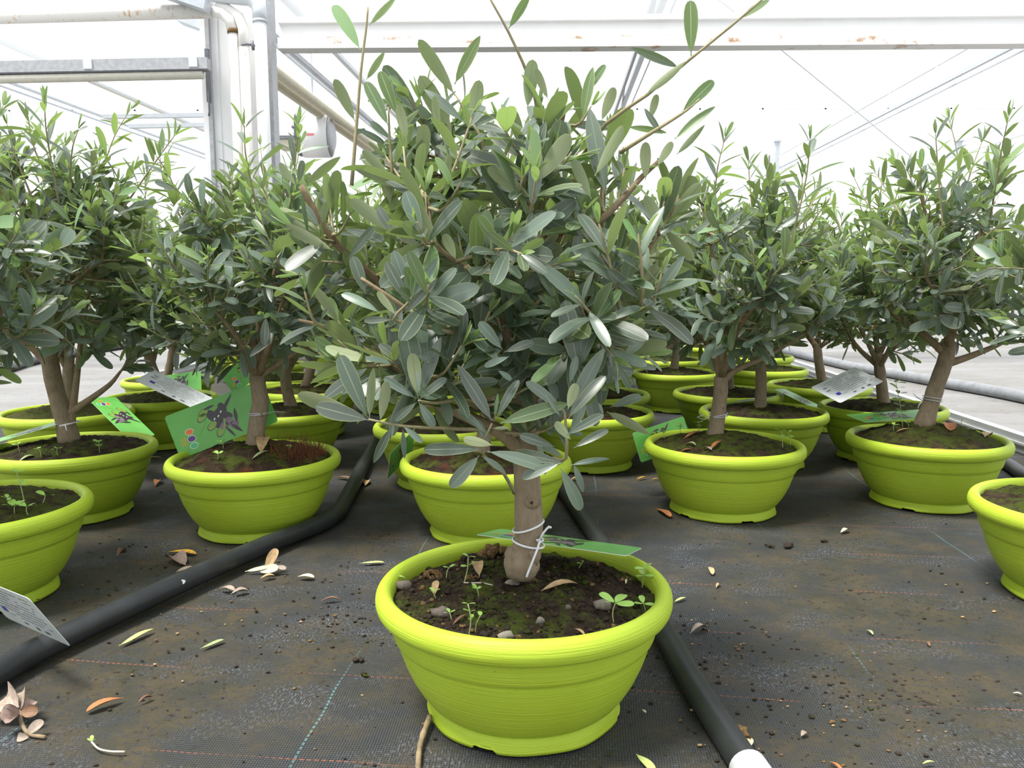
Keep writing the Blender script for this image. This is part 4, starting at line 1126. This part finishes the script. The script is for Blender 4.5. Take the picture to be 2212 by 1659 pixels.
def plant_tag(c0, cx, cy, label, cord=None, scale=1.0, cordmat='grey_wire', cr=.0011):
    """card with its lower left corner at c0, long edge towards cx, short edge towards cy (world points)"""
    x = (cx - c0).normalized(); y = (cy - c0); y = (y - x * y.dot(x)).normalized(); z = x.cross(y)
    M = Matrix(((x.x, y.x, z.x, c0.x), (x.y, y.y, z.y, c0.y), (x.z, y.z, z.z, c0.z), (0, 0, 0, 1))) @ Matrix.Scale(scale, 4)
    r = bpy.data.objects.new('plant_tag', None); COL.objects.link(r); r.matrix_world = M; tag(r, label, 'plant tag', 'plant tags on the olive trees')
    c = place('card', CARD, r); place('picture', PIC, c); place('small_print', TXT, c)
    if cord:
        inv = M.inverted()
        b = MB()
        for path in cord: b.tube([inv @ Vector(p) for p in path], cr / scale, cordmat, 7)
        b.build('cord', r)
    return r
def ring(c, r_, tilt=0.0, n=20, turns=1.0, rise=0.0, ph=0.0):
    return [Vector((c.x + r_ * math.cos(ph + 2 * math.pi * turns * k / n), c.y + r_ * math.sin(ph + 2 * math.pi * turns * k / n), c.z + tilt * math.cos(ph + 2 * math.pi * turns * k / n) + rise * k / n)) for k in range(n + 1)]
# front tree: card lying almost flat behind the trunk
c0 = at(1026, 1154, FY + .075); cx = at(1340, 1199, FY + .005); cy = at(1112, 1150, FY + .125)
t1 = at(1140, 1136, FY); t2 = at(1140, 1172, FY)
kn = at(1165, 1166, FY - .0185)
cords = [ring(t1, .0176, .006, 24), ring(t2, .0180, -.004, 24),
         [kn, at(1172, 1152, FY - .02), at(1180, 1142, FY - .02), at(1186, 1137, FY - .02)], [at(1182, 1138, FY - .02), at(1190, 1140, FY - .02)],
         [kn, at(1160, 1185, FY - .024), at(1148, 1215, FY - .027), at(1138, 1240, FY - .026), at(1136, 1247, FY - .027)],
         [kn, at(1168, 1160, FY - .012), at(1172, 1168, FY - .013), at(1165, 1172, FY - .0165), at(1158, 1166, FY - .0175), kn]]
plant_tag(c0, cx, cy, 'green plant tag lying nearly flat behind the front trunk', cords, .96, 'white_cord', .0013)
# tagged tree
tA = at(557, 893, 1.63)
plant_tag(at(389, 990, 1.655), at(612, 905, 1.68), at(371, 911, 1.665), 'large green plant tag with olives and three coloured dots', [ring(tA, .0185, .002, 20), ring(tA + Vector((0, 0, .003)), .0185, .0, 20), [tA + Vector((.018, .008, 0)), at(590, 888, 1.66), at(615, 889, 1.67)]], 1.06)
plant_tag(at(505, 850, 2.6), at(575, 800, 2.62), at(525, 770, 2.62), 'green plant tag half hidden behind the trunk of the tagged tree', None, .9)
plant_tag(at(423, 884, 2.28), at(290, 820, 2.30), at(464, 861, 2.36), 'white printed side of a plant tag slanting across the left pots', [[at(345, 806, 2.34), at(330, 792, 2.4), at(318, 787, 2.47)]], .98)
plant_tag(at(352, 852, 2.90), at(434, 842, 2.86), at(345, 808, 2.92), 'green plant tag standing behind the slanting white one', None, .8)
plant_tag(at(188, 858, 2.06), at(262, 932, 1.99), at(210, 830, 2.14), 'bent green plant tag hanging over the far left pot rim', None, .9)
tL = at(142, 918, 1.74)
plant_tag(at(-60, 968, 1.66), at(118, 916, 1.72), at(-60, 958, 1.76), 'plant tag seen edge-on at the left edge under the twin trunk', [ring(at(146, 912, 1.745), .0235, .004, 22), ring(at(146, 914, 1.745), .0235, .006, 22), [at(140, 915, 1.72), at(143, 928, 1.715)]], .95, 'white_cord', .0013)
plant_tag(at(152, 1394, .95), at(-20, 1316, 1.10), at(58, 1290, .925), 'white printed plant tag pointing in from the left edge over the hose', None, .95)
tB = at(1553, 896, 1.76)
plant_tag(at(1384, 1000, 1.84), at(1540, 945, 1.96), at(1398, 940, 1.87), 'green plant tag leaning behind the rim of the wire-tied tree', [ring(tB, .0182, .004, 20), ring(tB + Vector((0, 0, -.004)), .0182, .002, 20), [at(1535, 897, 1.742), at(1520, 908, 1.742), at(1505, 902, 1.75), at(1520, 897, 1.742)], [at(1533, 897, 1.742), at(1526, 884, 1.742), at(1521, 876, 1.742)]], .8)
tC = at(2013, 866, 1.82)
plant_tag(at(1868, 914, 1.845), at(2066, 900, 1.875), at(1900, 888, 1.96), 'dark green plant tag lying behind the leaning trunk at right', [ring(tC, .0195, -.003, 20), ring(tC + Vector((0, 0, .006)), .0195, -.003, 20), [at(1992, 868, 1.80), at(1980, 860, 1.79), at(1972, 852, 1.79)], [at(1992, 868, 1.80), at(1985, 876, 1.79), at(1982, 884, 1.79)]], .95)
plant_tag(at(1908, 826, 2.20), at(1768, 896, 2.03), at(1914, 797, 2.27), 'white printed plant tag slanting over the pots near the edge rail', None, 1.02)
plant_tag(at(1560, 875, 2.30), at(1702, 855, 2.34), at(1570, 868, 2.42), 'thin green plant tag seen edge-on behind the wire-tied stem', None, .85)
plant_tag(at(1672, 842, 2.50), at(1762, 886, 2.40), at(1680, 832, 2.58), 'dark plant tag sliver between the far right pots', None, .8)
plant_tag(at(836, 1034, 1.70), at(900, 965, 1.86), at(850, 1000, 1.72), 'pale plant tag sliver at the left rim of the pot behind the front tree', None, .7)

# ---------------------------------------------------------------- fallen leaves and litter on the fabric
def litter_leaf(u, v, tu, tv, mat, k, label, curl=.25, lift=.0, w=1.0, name='fallen_leaf', base=None, roll=0.0):
    p = ground(u, v, .0035) if base is None else base
    q = ground(tu, tv, .0035 + lift)
    d = q - p; L = d.length
    V, fs, uv = LV[k]
    b = MB(); rr = random.Random(int(u * 7 + v))
    z0 = 1e9; vv = []
    for x, y, z in V:
        zz = curl * (x * w) ** 2 * 6 + .10 * curl * math.sin(y * 3.1) + .02 * math.sin(5 * y + u)
        vv.append([x * w * L, y * L, zz * L]); z0 = min(z0, zz * L)
    vv = [(x, y, z - z0) for x, y, z in vv]
    top = vv; bot = [(x, y, z - .0006) for x, y, z in vv]
    n = len(V); fb = [tuple(i + n for i in reversed(f)) for f in fs]
    b.add(top + bot, list(fs) + fb, mat, True, list(uv) + list(uv))
    o = b.build(name)
    dn = d.normalized(); up = UP + Vector((math.cos(roll), math.sin(roll), 0)) * abs(roll) * .5
    x = dn.cross(up).normalized(); z = x.cross(dn)
    o.matrix_world = Matrix(((x.x, dn.x, z.x, p.x), (x.y, dn.y, z.y, p.y), (x.z, dn.z, z.z, p.z - .0015), (0, 0, 0, 1)))
    tag(o, label, 'leaf', 'fallen leaves'); return o
LL = litter_leaf
LL(360, 1189, 422, 1193, 'dry_yellow', 0, 'yellow fallen leaf with an orange edge left of the hose', .6)
LL(400, 1217, 367, 1202, 'dry_mauve', 7, 'mauve rounded fallen leaf beneath the yellow one', .4, w=1.5)
LL(378, 1233, 421, 1222, 'dry_grey', 7, 'pale beige oval fallen leaf left of the hose', .3, w=1.2)
LL(250, 1198, 270, 1190, 'dry_brown', 7, 'small reddish brown curled leaf in front of the left pots', .9, w=1.5)
LL(110, 1166, 147, 1152, 'dry_tan', 4, 'rolled tan leaf beside the nearest left pot', 1.6)
LL(64, 1295, 84, 1290, 'dry_grey', 7, 'tiny grey leaf at the foot of the nearest left pot', .5, w=1.3)
LL(641, 1243, 677, 1244, 'dry_cream', 7, 'cream oval fallen leaf right of the hose', .3, w=1.2)
LL(560, 1247, 592, 1240, 'dry_tan', 7, 'small triangular tan leaf under the dried leaf tuft', .6, w=1.0)
LL(472, 1268, 504, 1272, 'dry_grey', 7, 'left of two touching grey-brown leaves by the hose', .5, w=1.2)
LL(496, 1280, 534, 1272, 'dry_grey', 7, 'right of two touching grey-brown leaves by the hose', .5, w=1.2)
LL(255, 1390, 329, 1356, 'dry_lime', 6, 'slender yellow-green fallen leaf below the hose', .3)
LL(430, 1397, 481, 1378, 'dry_olive', 1, 'grey-green fallen leaf on the bare fabric', .3)
LL(265, 1504, 184, 1532, 'dry_orange', 0, 'orange-brown fallen leaf near the lower left', .8)
LL(295, 1514, 326, 1500, 'dry_brown', 0, 'dark brown shrivelled leaf right of the orange one', 1.2)
LL(775, 1214, 828, 1212, 'dry_lime', 1, 'pale green fallen leaf left of the front pot', .4)
LL(1417, 1097, 1447, 1117, 'dry_orange', 1, 'half orange half green leaf below the wire-tied tree pot', .5)
LL(1489, 1367, 1524, 1352, 'dry_grey', 0, 'grey-brown fallen leaf right of the front pot', 1.0)
LL(1530, 1223, 1538, 1241, 'dry_tan', 1, 'torn tan leaf shred right of the front pot', .8)
LL(1545, 1268, 1553, 1260, 'dry_tan', 0, 'small tan leaf shred on the orange thread', .8)
LL(1570, 1606, 1643, 1644, 'dry_cream', 4, 'cream curved leaf beside the hose end', .5)
LL(1622, 1594, 1608, 1614, 'dry_cream', 2, 'short cream leaf standing against the brown clod', .4, lift=.006)
LL(1372, 1626, 1412, 1668, 'dry_lime', 0, 'green leaf at the bottom edge beside the front pot', .6)
LL(1790, 1643, 1818, 1664, 'dry_orange', 1, 'tan leaf tip at the bottom edge on the right', .6)
LL(1990, 1648, 2016, 1645, 'dry_lime', 4, 'small yellow-green leaf at the end of the blue thread', .6)
LL(1868, 1360, 1884, 1370, 'dry_olive', 5, 'small curled olive leaf right of centre on the fabric', 1.0)
LL(1999, 1385, 2006, 1395, 'dry_brown', 5, 'tiny dark curled leaf right of the olive one', 1.0)
LL(724, 1029, 770, 1035, 'dry_brown', 4, 'brown pointed leaf between the tagged pot and the hose', .6)
LL(760, 1032, 766, 1048, 'dry_tan', 4, 'tan leaf stub beside the brown pointed leaf', .6)
LL(788, 1047, 793, 1036, 'dry_tan', 2, 'tiny tan leaf against the hose bend', .6)
LL(310, 986, 348, 985, 'dry_tan', 4, 'tan leaf between the left pots', .6)
LL(333, 1048, 345, 1034, 'dry_orange', 0, 'small orange leaf left of the tagged pot', .6)
LL(1812, 988, 1844, 997, 'dry_orange', 1, 'brown leaf left of the pot with the tall seedling', .6)
LL(1779, 960, 1815, 960, 'dry_brown', 4, 'thin brown leaf behind the wire-tied tree pot', .6)
LL(1374, 1034, 1396, 1031, 'dry_yellow', 4, 'left of two small yellow leaves behind the wire-tied tree pot', .5)
LL(1407, 1035, 1424, 1034, 'dry_yellow', 4, 'right of two small yellow leaves behind the wire-tied tree pot', .5)
LL(1230, 1036, 1254, 1031, 'dry_tan', 4, 'tan leaf under the pot right of the front trunk', .5)
LL(1366, 1186, 1312, 1180, 'dry_orange', 6, 'thin orange leaf sliver by the second hose', .5)
LL(1814, 1150, 1832, 1144, 'dry_cream', 2, 'tiny white leaf flake on the fabric at right', .5)
LL(2185, 1496, 2205, 1500, 'dry_cream', 2, 'tiny cream flake near the right edge', .5)
LL(1455, 1298, 1480, 1290, 'dry_lime', 4, 'green leaf tip poking out at the right of the front rim', .4)
LL(300, 978, 335, 972, 'dry_cream', 6, 'pale leaf sliver beside the shaded left pots', .4)
LL(1728, 1589, 1740, 1580, 'dry_grey', 7, 'round tan flake on the bare fabric at right', .4, w=1.4)
LL(1385, 1530, 1393, 1537, 'dry_cream', 7, 'tiny white flake right of the front pot', .4)
LL(690, 1296, 735, 1292, 'dry_brown', 6, 'small curled brown leaf on the fabric left of the front pot', 1.0)
# tuft of dried leaves leaning on the hose
def sprig(loc, label, parts):
    r = empty('dried_sprig', loc); tag(r, label, 'dried leaves')
    for (p, q, mat, k, w, tilt) in parts:
        V, fs, uv = LV[k]; b = MB(); p = p - loc; q = q - loc; d = q - p; L = d.length
        dn = d.normalized(); x = dn.cross(Vector((0, -1, tilt)).normalized())
        x.normalize(); z = x.cross(dn)
        top = [p + x * (vx * w * L) + dn * (vy * L) + z * ((vx * w) ** 2 * 2.2 * L) for vx, vy, vz in V]
        bot = [t_ - z * .0006 for t_ in top]
        n = len(V); b.add(top + bot, list(fs) + [tuple(i + n for i in reversed(f)) for f in fs], mat, True, list(uv) * 2); b.build('leaf', r)
    return r
g0 = ground(585, 1232, .003); Yg = g0.y
sprig(g0, 'tuft of dried tan leaves leaning against the hose', [
    (at(570, 1232, Yg), at(597, 1184, Yg + .01), 'dry_tan', 0, 1.5, .3), (at(556, 1233, Yg), at(600, 1225, Yg - .005), 'dry_cream', 7, 1.1, .8),
    (at(592, 1222, Yg), at(617, 1227, Yg - .004), 'dry_grey', 2, 1.2, .9), (at(528, 1233, Yg), at(590, 1220, Yg), 'dry_cream', 6, .8, .8), (at(592, 1222, Yg), at(594, 1238, Yg - .006), 'dry_grey', 4, 1.0, .6)])
g0 = ground(45, 1560, .003); Yg = g0.y
r = sprig(g0, 'dried sprig of round grey-brown leaves in the lower left corner', [
    (at(42, 1545, Yg - .005), at(5, 1525, Yg - .01), 'dry_mauve', 7, 2.3, .5), (at(42, 1540, Yg), at(72, 1512, Yg + .02), 'dry_mauve', 7, 2.0, .5),
    (at(40, 1540, Yg), at(10, 1560, Yg - .02), 'dry_mauve', 7, 2.2, 1.0), (at(40, 1535, Yg), at(45, 1492, Yg + .03), 'dry_grey', 7, 2.0, .5), (at(38, 1525, Yg), at(12, 1500, Yg + .03), 'dry_grey', 7, 2.0, .6),
    (at(50, 1585, Yg - .02), at(92, 1556, Yg - .015), 'dry_grey', 7, 1.3, .8), (at(60, 1590, Yg - .025), at(35, 1590, Yg - .025), 'dry_grey', 7, 2.0, .6), (at(40, 1535, Yg), at(80, 1535, Yg), 'dry_brown', 7, 1.8, .8)])
b = MB(); b.tube(spline([at(40, 1535, Yg) - g0, at(45, 1560, Yg - .01) - g0, at(60, 1583, Yg - .02) - g0, at(95, 1590, Yg - .025) - g0], 10), .0022, 'stick', 7); b.build('stem', r)
# stick by the front pot, sprout, clod
b = MB(); b.tube(spline([ground(926, 1548, .006), ground(912, 1585, .006), ground(903, 1620, .004), ground(900, 1672, .004)], 14), [.0035, .0031, .0034, .0028, .0031, .0036, .0028, .003, .0032, .0026, .0032, .0028, .003, .0028, .0026], 'stick', 9)
tag(b.build('dry_stick'), 'thin dry stick against the left foot of the front pot', 'stick')
b = MB(); b.tube(spline([ground(195, 1600, .006), ground(210, 1615, .003), ground(235, 1621, .003), ground(267, 1622, .003)], 12), .0011, 'root_white', 6)
r = tag(b.build('uprooted_sprout'), 'uprooted green sprout with a white root at lower left', 'sprout')
b = MB()
for (tu, tv) in ((188, 1596), (202, 1597), (196, 1590)):
    V, fs, uv = LV[2]; p = ground(196, 1601, .006); q = ground(tu, tv, .008); d = (q - p); L = d.length * 1.2; dn = d.normalized(); x = dn.cross(UP).normalized()
    b.add([p + x * (vx * L * 1.4) + dn * (vy * L) + UP * .001 for vx, vy, vz in V], fs, 'seedling_green', True, uv)
b.build('leaflets', r)
b = MB(); b.blob((0, 0, .006), .0095, 'dry_moss', random.Random(2), (1, 1, 1), .5)
tag(b.build('soil_clod', None, ground(1600, 1598)), 'brown mossy clod beside the hose end', 'clod')
for (u, v, s_, lab) in ((1702, 1182, .009, 'largest dark soil clod in front of the wire-tied tree pot'), (1660, 1181, .006, 'dark soil clod left of the largest one'), (1778, 1170, .006, 'dark soil clod right of the largest one'), (776, 1427, .006, 'dark soil clod left of the front pot'), (30, 1437, .011, 'dark crumbly soil lump above the lower left leaves'), (785, 1458, .004, 'greenish moss crumb left of the front pot')):
    b = MB(); rr = random.Random(u)
    for i in range(6): b.blob((rr.uniform(-1, 1) * s_, rr.uniform(-1, 1) * s_, s_ * .3), s_ * rr.uniform(.35, .6), 'crumb' if 'moss' not in lab else 'soil_mossy', rr, (1, 1, .7), .6)
    tag(b.build('soil_clod', None, ground(u, v)), lab, 'clod')
cr = MB(); rg3 = random.Random(8)
for i in range(1500):
    cl = rg3.choice(((1150, 1300, 300), (1720, 1300, 330), (1900, 1510, 160), (700, 1340, 120), (1500, 1400, 110), (250, 1230, 200), (1600, 1550, 300), (400, 1480, 350)))
    u = rg3.gauss(cl[0], cl[2]); v = rg3.gauss(cl[1], cl[2] * .35)
    if v < 1060 or v > 1700: continue
    p = ground(u, v)
    if math.hypot(p.x - FX, p.y - FY) < .12: continue
    s_ = .0005 + .0019 * rg3.random() ** 2.5; cr.blob((p.x, p.y, s_ * .3 - .0015), s_, rg3.choice(('crumb', 'crumb', 'crumb', 'crumb', 'dry_moss', 'soil_mossy', 'dry_brown', 'crumb', 'dry_tan') if i % 3 else ('crumb',)), rg3, (1.3, 1, .6), .5)
tag(cr.build('scattered_crumbs'), 'fine soil crumbs scattered over the black fabric', 'crumbs', kind='stuff')

# ---------------------------------------------------------------- seedlings, pebbles and litter on the soil
def seedling(p, h, n, size, label,  lean=(0, 0), mat='seedling_green', seed=0, narrow=False, pairs=1, grp='seedlings in the pots'):
    rr = random.Random(seed); r = empty('seedling', p); tag(r, label, 'seedling', grp)
    tip = Vector((lean[0], lean[1], h)); sp = spline([Vector((0, 0, -.004)), tip * .5 + Vector((rr.uniform(-.003, .003), 0, 0)), tip], 8)
    b = MB(); b.tube(sp, [.0007] * 9, 'seedling_stem', 5); b.build('stem', r)
    for q in range(pairs):
        o = sp[-1 - q * max(1, 6 // pairs)] if pairs > 1 else sp[-1]; a0 = rr.uniform(0, 3) + q * 1.5
        for k in range(n):
            a = a0 + 2 * math.pi * k / n; d = Vector((math.cos(a), math.sin(a), rr.uniform(.1, .6))); L = size * 1.4 * rr.uniform(.8, 1.2) * (1 - .08 * q)
            l = Leaf(o, d, UP + rvec(rr) * .3, L, 4 if narrow else 7, 'leaf_young')
            V, fs, uv = LV[l.k]; b = MB(); x, y, z = l.rot(); wq = 1 if narrow else 1.5
            b.add([o + x * float(v[0] * L * wq) + y * float(v[1] * L) + z * float(v[2] * L) for v in V], fs, mat, True, uv); b.build('leaf', r)
    return r
sd = [(1325, 1345, .020, 4, .016, 'largest seedling with four broad leaves at the right of the front soil', 1), (1010, 1372, .034, 2, .0055, 'tall two-leaved seedling at the front left of the front soil', 3), (1025, 1365, .018, 2, .006, 'short seedling beside the tall two-leaved one', 1),
      (943, 1292, .010, 3, .006, 'three-leaved seedling at the left of the front soil', 1), (1032, 1288, .010, 4, .0055, 'four-leaved seedling left of the trunk foot', 1), (1000, 1257, .030, 2, .007, 'seedling with a lying white root behind the four-leaved one', 2),
      (963, 1248, .012, 2, .007, 'slanted seedling at the back left of the front soil', 1), (880, 1252, .012, 2, .006, 'paired seedling by the left rim of the front pot', 1), (1385, 1252, .024, 3, .010, 'leafy seedling against the right rim of the front pot', 2), (1247, 1226, .006, 3, .005, 'tiny seedling in the shade right of the trunk', 1),
      (1395, 1325, .008, 3, .009, 'small seedling at the right front rim of the front pot', 1), (975, 1338, .006, 3, .006, 'low seedling beside the grey pebble', 1)]
for i, (u, v, h, n_, s_, lab, pr) in enumerate(sd):
    seedling(soil_pt(u, v), h, n_, s_, lab, (rg.uniform(-.006, .006), rg.uniform(-.004, .004)), seed=i + 1, pairs=pr, grp='seedlings in the front pot')
b = MB(); p0 = soil_pt(1000, 1260, dz=.001); b.tube(spline([p0, soil_pt(1020, 1262, dz=.0015), soil_pt(1040, 1261, dz=.001), soil_pt(1063, 1266, dz=.001)], 10), .0008, 'root_white', 6); tag(b.build('bare_root'), 'thin white root lying on the front soil', 'root')
def pebble(u, v, s_, mat, label, sq=(1.3, 1, .8), seed=1):
    b = MB(); b.blob((0, 0, 0), s_, mat, random.Random(seed), sq, .35); o = b.build('pebble', None, soil_pt(u, v, dz=s_ * .3)); tag(o, label, 'pebble', 'pebbles on the front soil')
pebble(955, 1330, .0098, 'pebble_grey', 'brown-grey pebble at the front left of the front soil')
pebble(1302, 1312, .0085, 'pebble_pale', 'pale rough stone behind the largest seedling', seed=3)
pebble(870, 1258, .0085, 'pebble_grey', 'rounded stone against the left rim of the front pot', (1.5, 1, .8), 4)
pebble(1105, 1262, .0065, 'pebble_pale', 'flat pale pebble in front of the trunk foot', (1.6, 1, .5), 5)
pebble(1093, 1376, .0065, 'pebble_pale', 'crusty pale clump near the front rim', (1.3, 1, .8), 6)
pebble(1165, 1345, .0045, 'pebble_pale', 'small grey chip in the middle of the front soil', (1, 1, 1), 7)
pebble(1225, 1315, .003, 'pebble_grey', 'tiny grey chip right of the middle of the front soil', (1, 1, 1), 8)
def clump(u, v, s_, label, mat='dry_moss', n=26):
    b = MB(); rr = random.Random(u)
    for i in range(n): 
        d = rvec(rr); b.blob((d.x * s_ * 1.2, d.y * s_ * .8, abs(d.z) * s_ * .7), s_ * rr.uniform(.2, .36), mat, rr, (1, 1, 1), .6)
    tag(b.build('moss_clump', None, soil_pt(u, v, dz=-.002)), label, 'moss')
clump(1065, 1196, .017, 'big dry brown moss clump behind the trunk at left')
clump(930, 1244, .010, 'dry moss clump at the back left of the front soil')
clump(1018, 1250, .007, 'small dry moss clump beside the trunk foot')
clump(1015, 1178 + 20, .010, 'dark soil lump left of the big moss clump', 'crumb', 16)
def soil_leaf(u, v, tu, tv, mat, k, label, X=FX, Y=FY, sdd=0, md=.012, curl=.6, w=1.0, lift=.001):
    p = soil_pt(u, v, X, Y, sdd, md, .002); q = soil_pt(tu, tv, X, Y, sdd, md, .002 + lift)
    d = q - p; L = d.length; V, fs, uv = LV[k]; b = MB()
    dn = d.normalized(); x = dn.cross(UP).normalized(); z = x.cross(dn)
    top = [x * float(a * w * L) + dn * float(c * L) + z * float((curl * (a * w) ** 2 * 5 + .12 * curl * math.sin(c * 3.1)) * L) for a, c, e in V]
    bot = [t_ - z * .0006 for t_ in top]; n = len(V)
    b.add(top + bot, list(fs) + [tuple(i + n for i in reversed(f)) for f in fs], mat, True, list(uv) * 2)
    tag(b.build('fallen_leaf', None, p), label, 'leaf', 'fallen leaves')
soil_leaf(1166, 1280, 1247, 1270, 'dry_tan', 0, 'tan curled leaf on the soil in front of the trunk', lift=.003)
soil_leaf(1034, 1248, 1028, 1226, 'dry_tan', 2, 'small tan leaf upright on the soil left of the trunk', lift=.006)
soil_leaf(936, 1290, 942, 1262, 'dry_tan', 4, 'pinkish tan leaf strip on the left of the front soil', lift=.003)
soil_leaf(1335, 1222, 1362, 1236, 'dry_brown', 4, 'brown leaf strip at the back right of the front soil')
soil_leaf(1352, 1254, 1350, 1266, 'dry_cream', 4, 'pale curled scrap at the right of the front soil')
soil_leaf(1240, 1362, 1262, 1378, 'dry_tan', 6, 'thin pale root scrap near the front rim of the front pot')
soil_leaf(976, 1352, 1006, 1332, 'dry_brown', 6, 'thin brown stalk on the front left of the front soil')
# soil litter on the second row
A_, B_, C_, L_, M_ = (-.5192, 1.6204, 1, .034), (.4586, 1.7476, 3, .028), (.9314, 1.8124, 4, .038), (-.945, 1.73, 0, .020), (-.85, 1.257, 1, .022)
def sl(u, v, tu, tv, mat, k, lab, Q, **kw): soil_leaf(u, v, tu, tv, mat, k, lab, Q[0], Q[1], Q[2], Q[3], **kw)
sl(562, 980, 572, 957, 'dry_tan', 2, 'upright tan leaf on the soil of the tagged tree', A_, lift=.012, w=1.1)
sl(543, 992, 580, 976, 'dry_olive', 1, 'grey-green leaf under the upright tan one', A_)
sl(1476, 950, 1518, 936, 'dry_orange', 6, 'thin orange leaf on the soil of the wire-tied tree', B_)
sl(1468, 979, 1492, 974, 'dry_orange', 0, 'short orange leaf at the front of the wire-tied tree soil', B_)
sl(1533, 974, 1556, 956, 'dry_orange', 4, 'red-brown leaf in the middle of the wire-tied tree soil', B_)
sl(1478, 962, 1502, 966, 'dry_olive', 7, 'pale grey-green leaf on the soil of the wire-tied tree', B_, w=1.3)
sl(1516, 970, 1536, 976, 'dry_grey', 7, 'pale grey leaf beside the red-brown one', B_)
sl(2045, 917, 2053, 935, 'dry_orange', 0, 'short orange leaf right of the leaning trunk', C_)
sl(2030, 913, 2064, 916, 'dry_brown', 4, 'brown leaf lying behind the short orange one', C_)
sl(2094, 932, 2128, 940, 'dry_brown', 0, 'brown curled leaf at the right of the leaning tree soil', C_)
sl(2126, 948, 2164, 958, 'dry_tan', 4, 'tan leaf at the right rim of the leaning tree pot', C_)
sl(1932, 938, 1966, 930, 'dry_tan', 6, 'thin tan stalk left of the leaning trunk', C_)
sl(2015, 980, 2045, 984, 'dry_orange', 6, 'orange sliver at the front rim of the leaning tree pot', C_)
sl(38, 1000, 74, 985, 'dry_olive', 7, 'grey-green leaf on the soil of the twin-stemmed tree', L_)
for i, (u, v, Q, h, n_, s_, lab) in enumerate(((1436, 948, B_, .020, 3, .008, 'clover-like seedling at the left rim of the wire-tied tree pot'), (1470, 930, B_, .02, 4, .008, 'seedling tuft behind the orange leaves'), (1506, 926, B_, .02, 4, .008, 'seedling tuft left of the wire-tied stem'), (1690, 968, B_, .035, 3, .009, 'thin leaning seedling at the right of the wire-tied tree'), (1706, 965, B_, .030, 3, .008, 'second thin seedling at the right rim of the wire-tied tree'),
      (1932, 932, C_, .012, 4, .009, 'small seedling left of the tall pale one'), (1960, 925, C_, .010, 4, .008, 'small seedling right of the tall pale one'), (2078, 922, C_, .016, 3, .006, 'tiny seedling behind the leaning trunk at right'),
      (88, 985, L_, .016, 4, .008, 'left seedling in the soil of the twin-stemmed tree'), (125, 982, L_, .014, 4, .008, 'middle seedling in the soil of the twin-stemmed tree'), (215, 975, L_, .022, 4, .008, 'right seedling in the soil of the twin-stemmed tree'), (42, 975, L_, .016, 3, .008, 'seedling in the twin-stemmed tree soil near the left edge'),
      (480, 968, A_, .014, 4, .007, 'pale seedling left of the tagged trunk'), (470, 990, A_, .01, 4, .008, 'front seedling on the tagged tree soil'), (620, 975, A_, .01, 4, .007, 'seedling among the red moss'),
      (30, 1105, M_, .010, 4, .012, 'broad seedling in the nearest left pot'), (62, 1110, M_, .012, 4, .013, 'seedling at the front of the nearest left pot'), (28, 1090, M_, .012, 4, .008, 'small seedling in the middle of the nearest left pot'), (88, 1085, M_, .012, 2, .011, 'seedling at the right rim of the nearest left pot'), (52, 1085, M_, .05, 3, .008, 'tall thin grassy seedling in the nearest left pot'))):
    seedling(soil_pt(u, v, Q[0], Q[1], Q[2], Q[3]), h, n_, s_, lab, (rg.uniform(-.008, .008), rg.uniform(-.004, .004)), seed=50 + i, pairs=2 if h > .018 else 1)
# the tall pale seedling
p = soil_pt(1950, 928, C_[0], C_[1], C_[2], C_[3])
tip = at(1935, 820, p.y - .01) - p
r = seedling(p, .105, 3, .015, 'tall pale green seedling standing left of the leaning trunk', (tip.x, tip.y), 'leaf_young', 77, pairs=6)
# red moss hairs on the tagged tree soil
b = MB(); rr = random.Random(4)
for i in range(700):
    u = rr.gauss(655, 34); v = rr.gauss(975, 13)
    p = soil_pt(u, v, A_[0], A_[1], A_[2], A_[3])
    if math.hypot(p.x - A_[0], p.y - A_[1]) > .14: continue
    d = rvec(rr) * .6 + UP * .8; L = rr.uniform(.008, .026)
    b.tube([p, p + d * L * .5 + rvec(rr) * .002, p + d * L], [.0004, .0003, .0002], rr.choice(('red_moss', 'red_moss', 'dry_moss')), 3, False)
tag(b.build('red_moss'), 'wiry red moss tuft right of the tagged trunk', 'moss', kind='stuff')
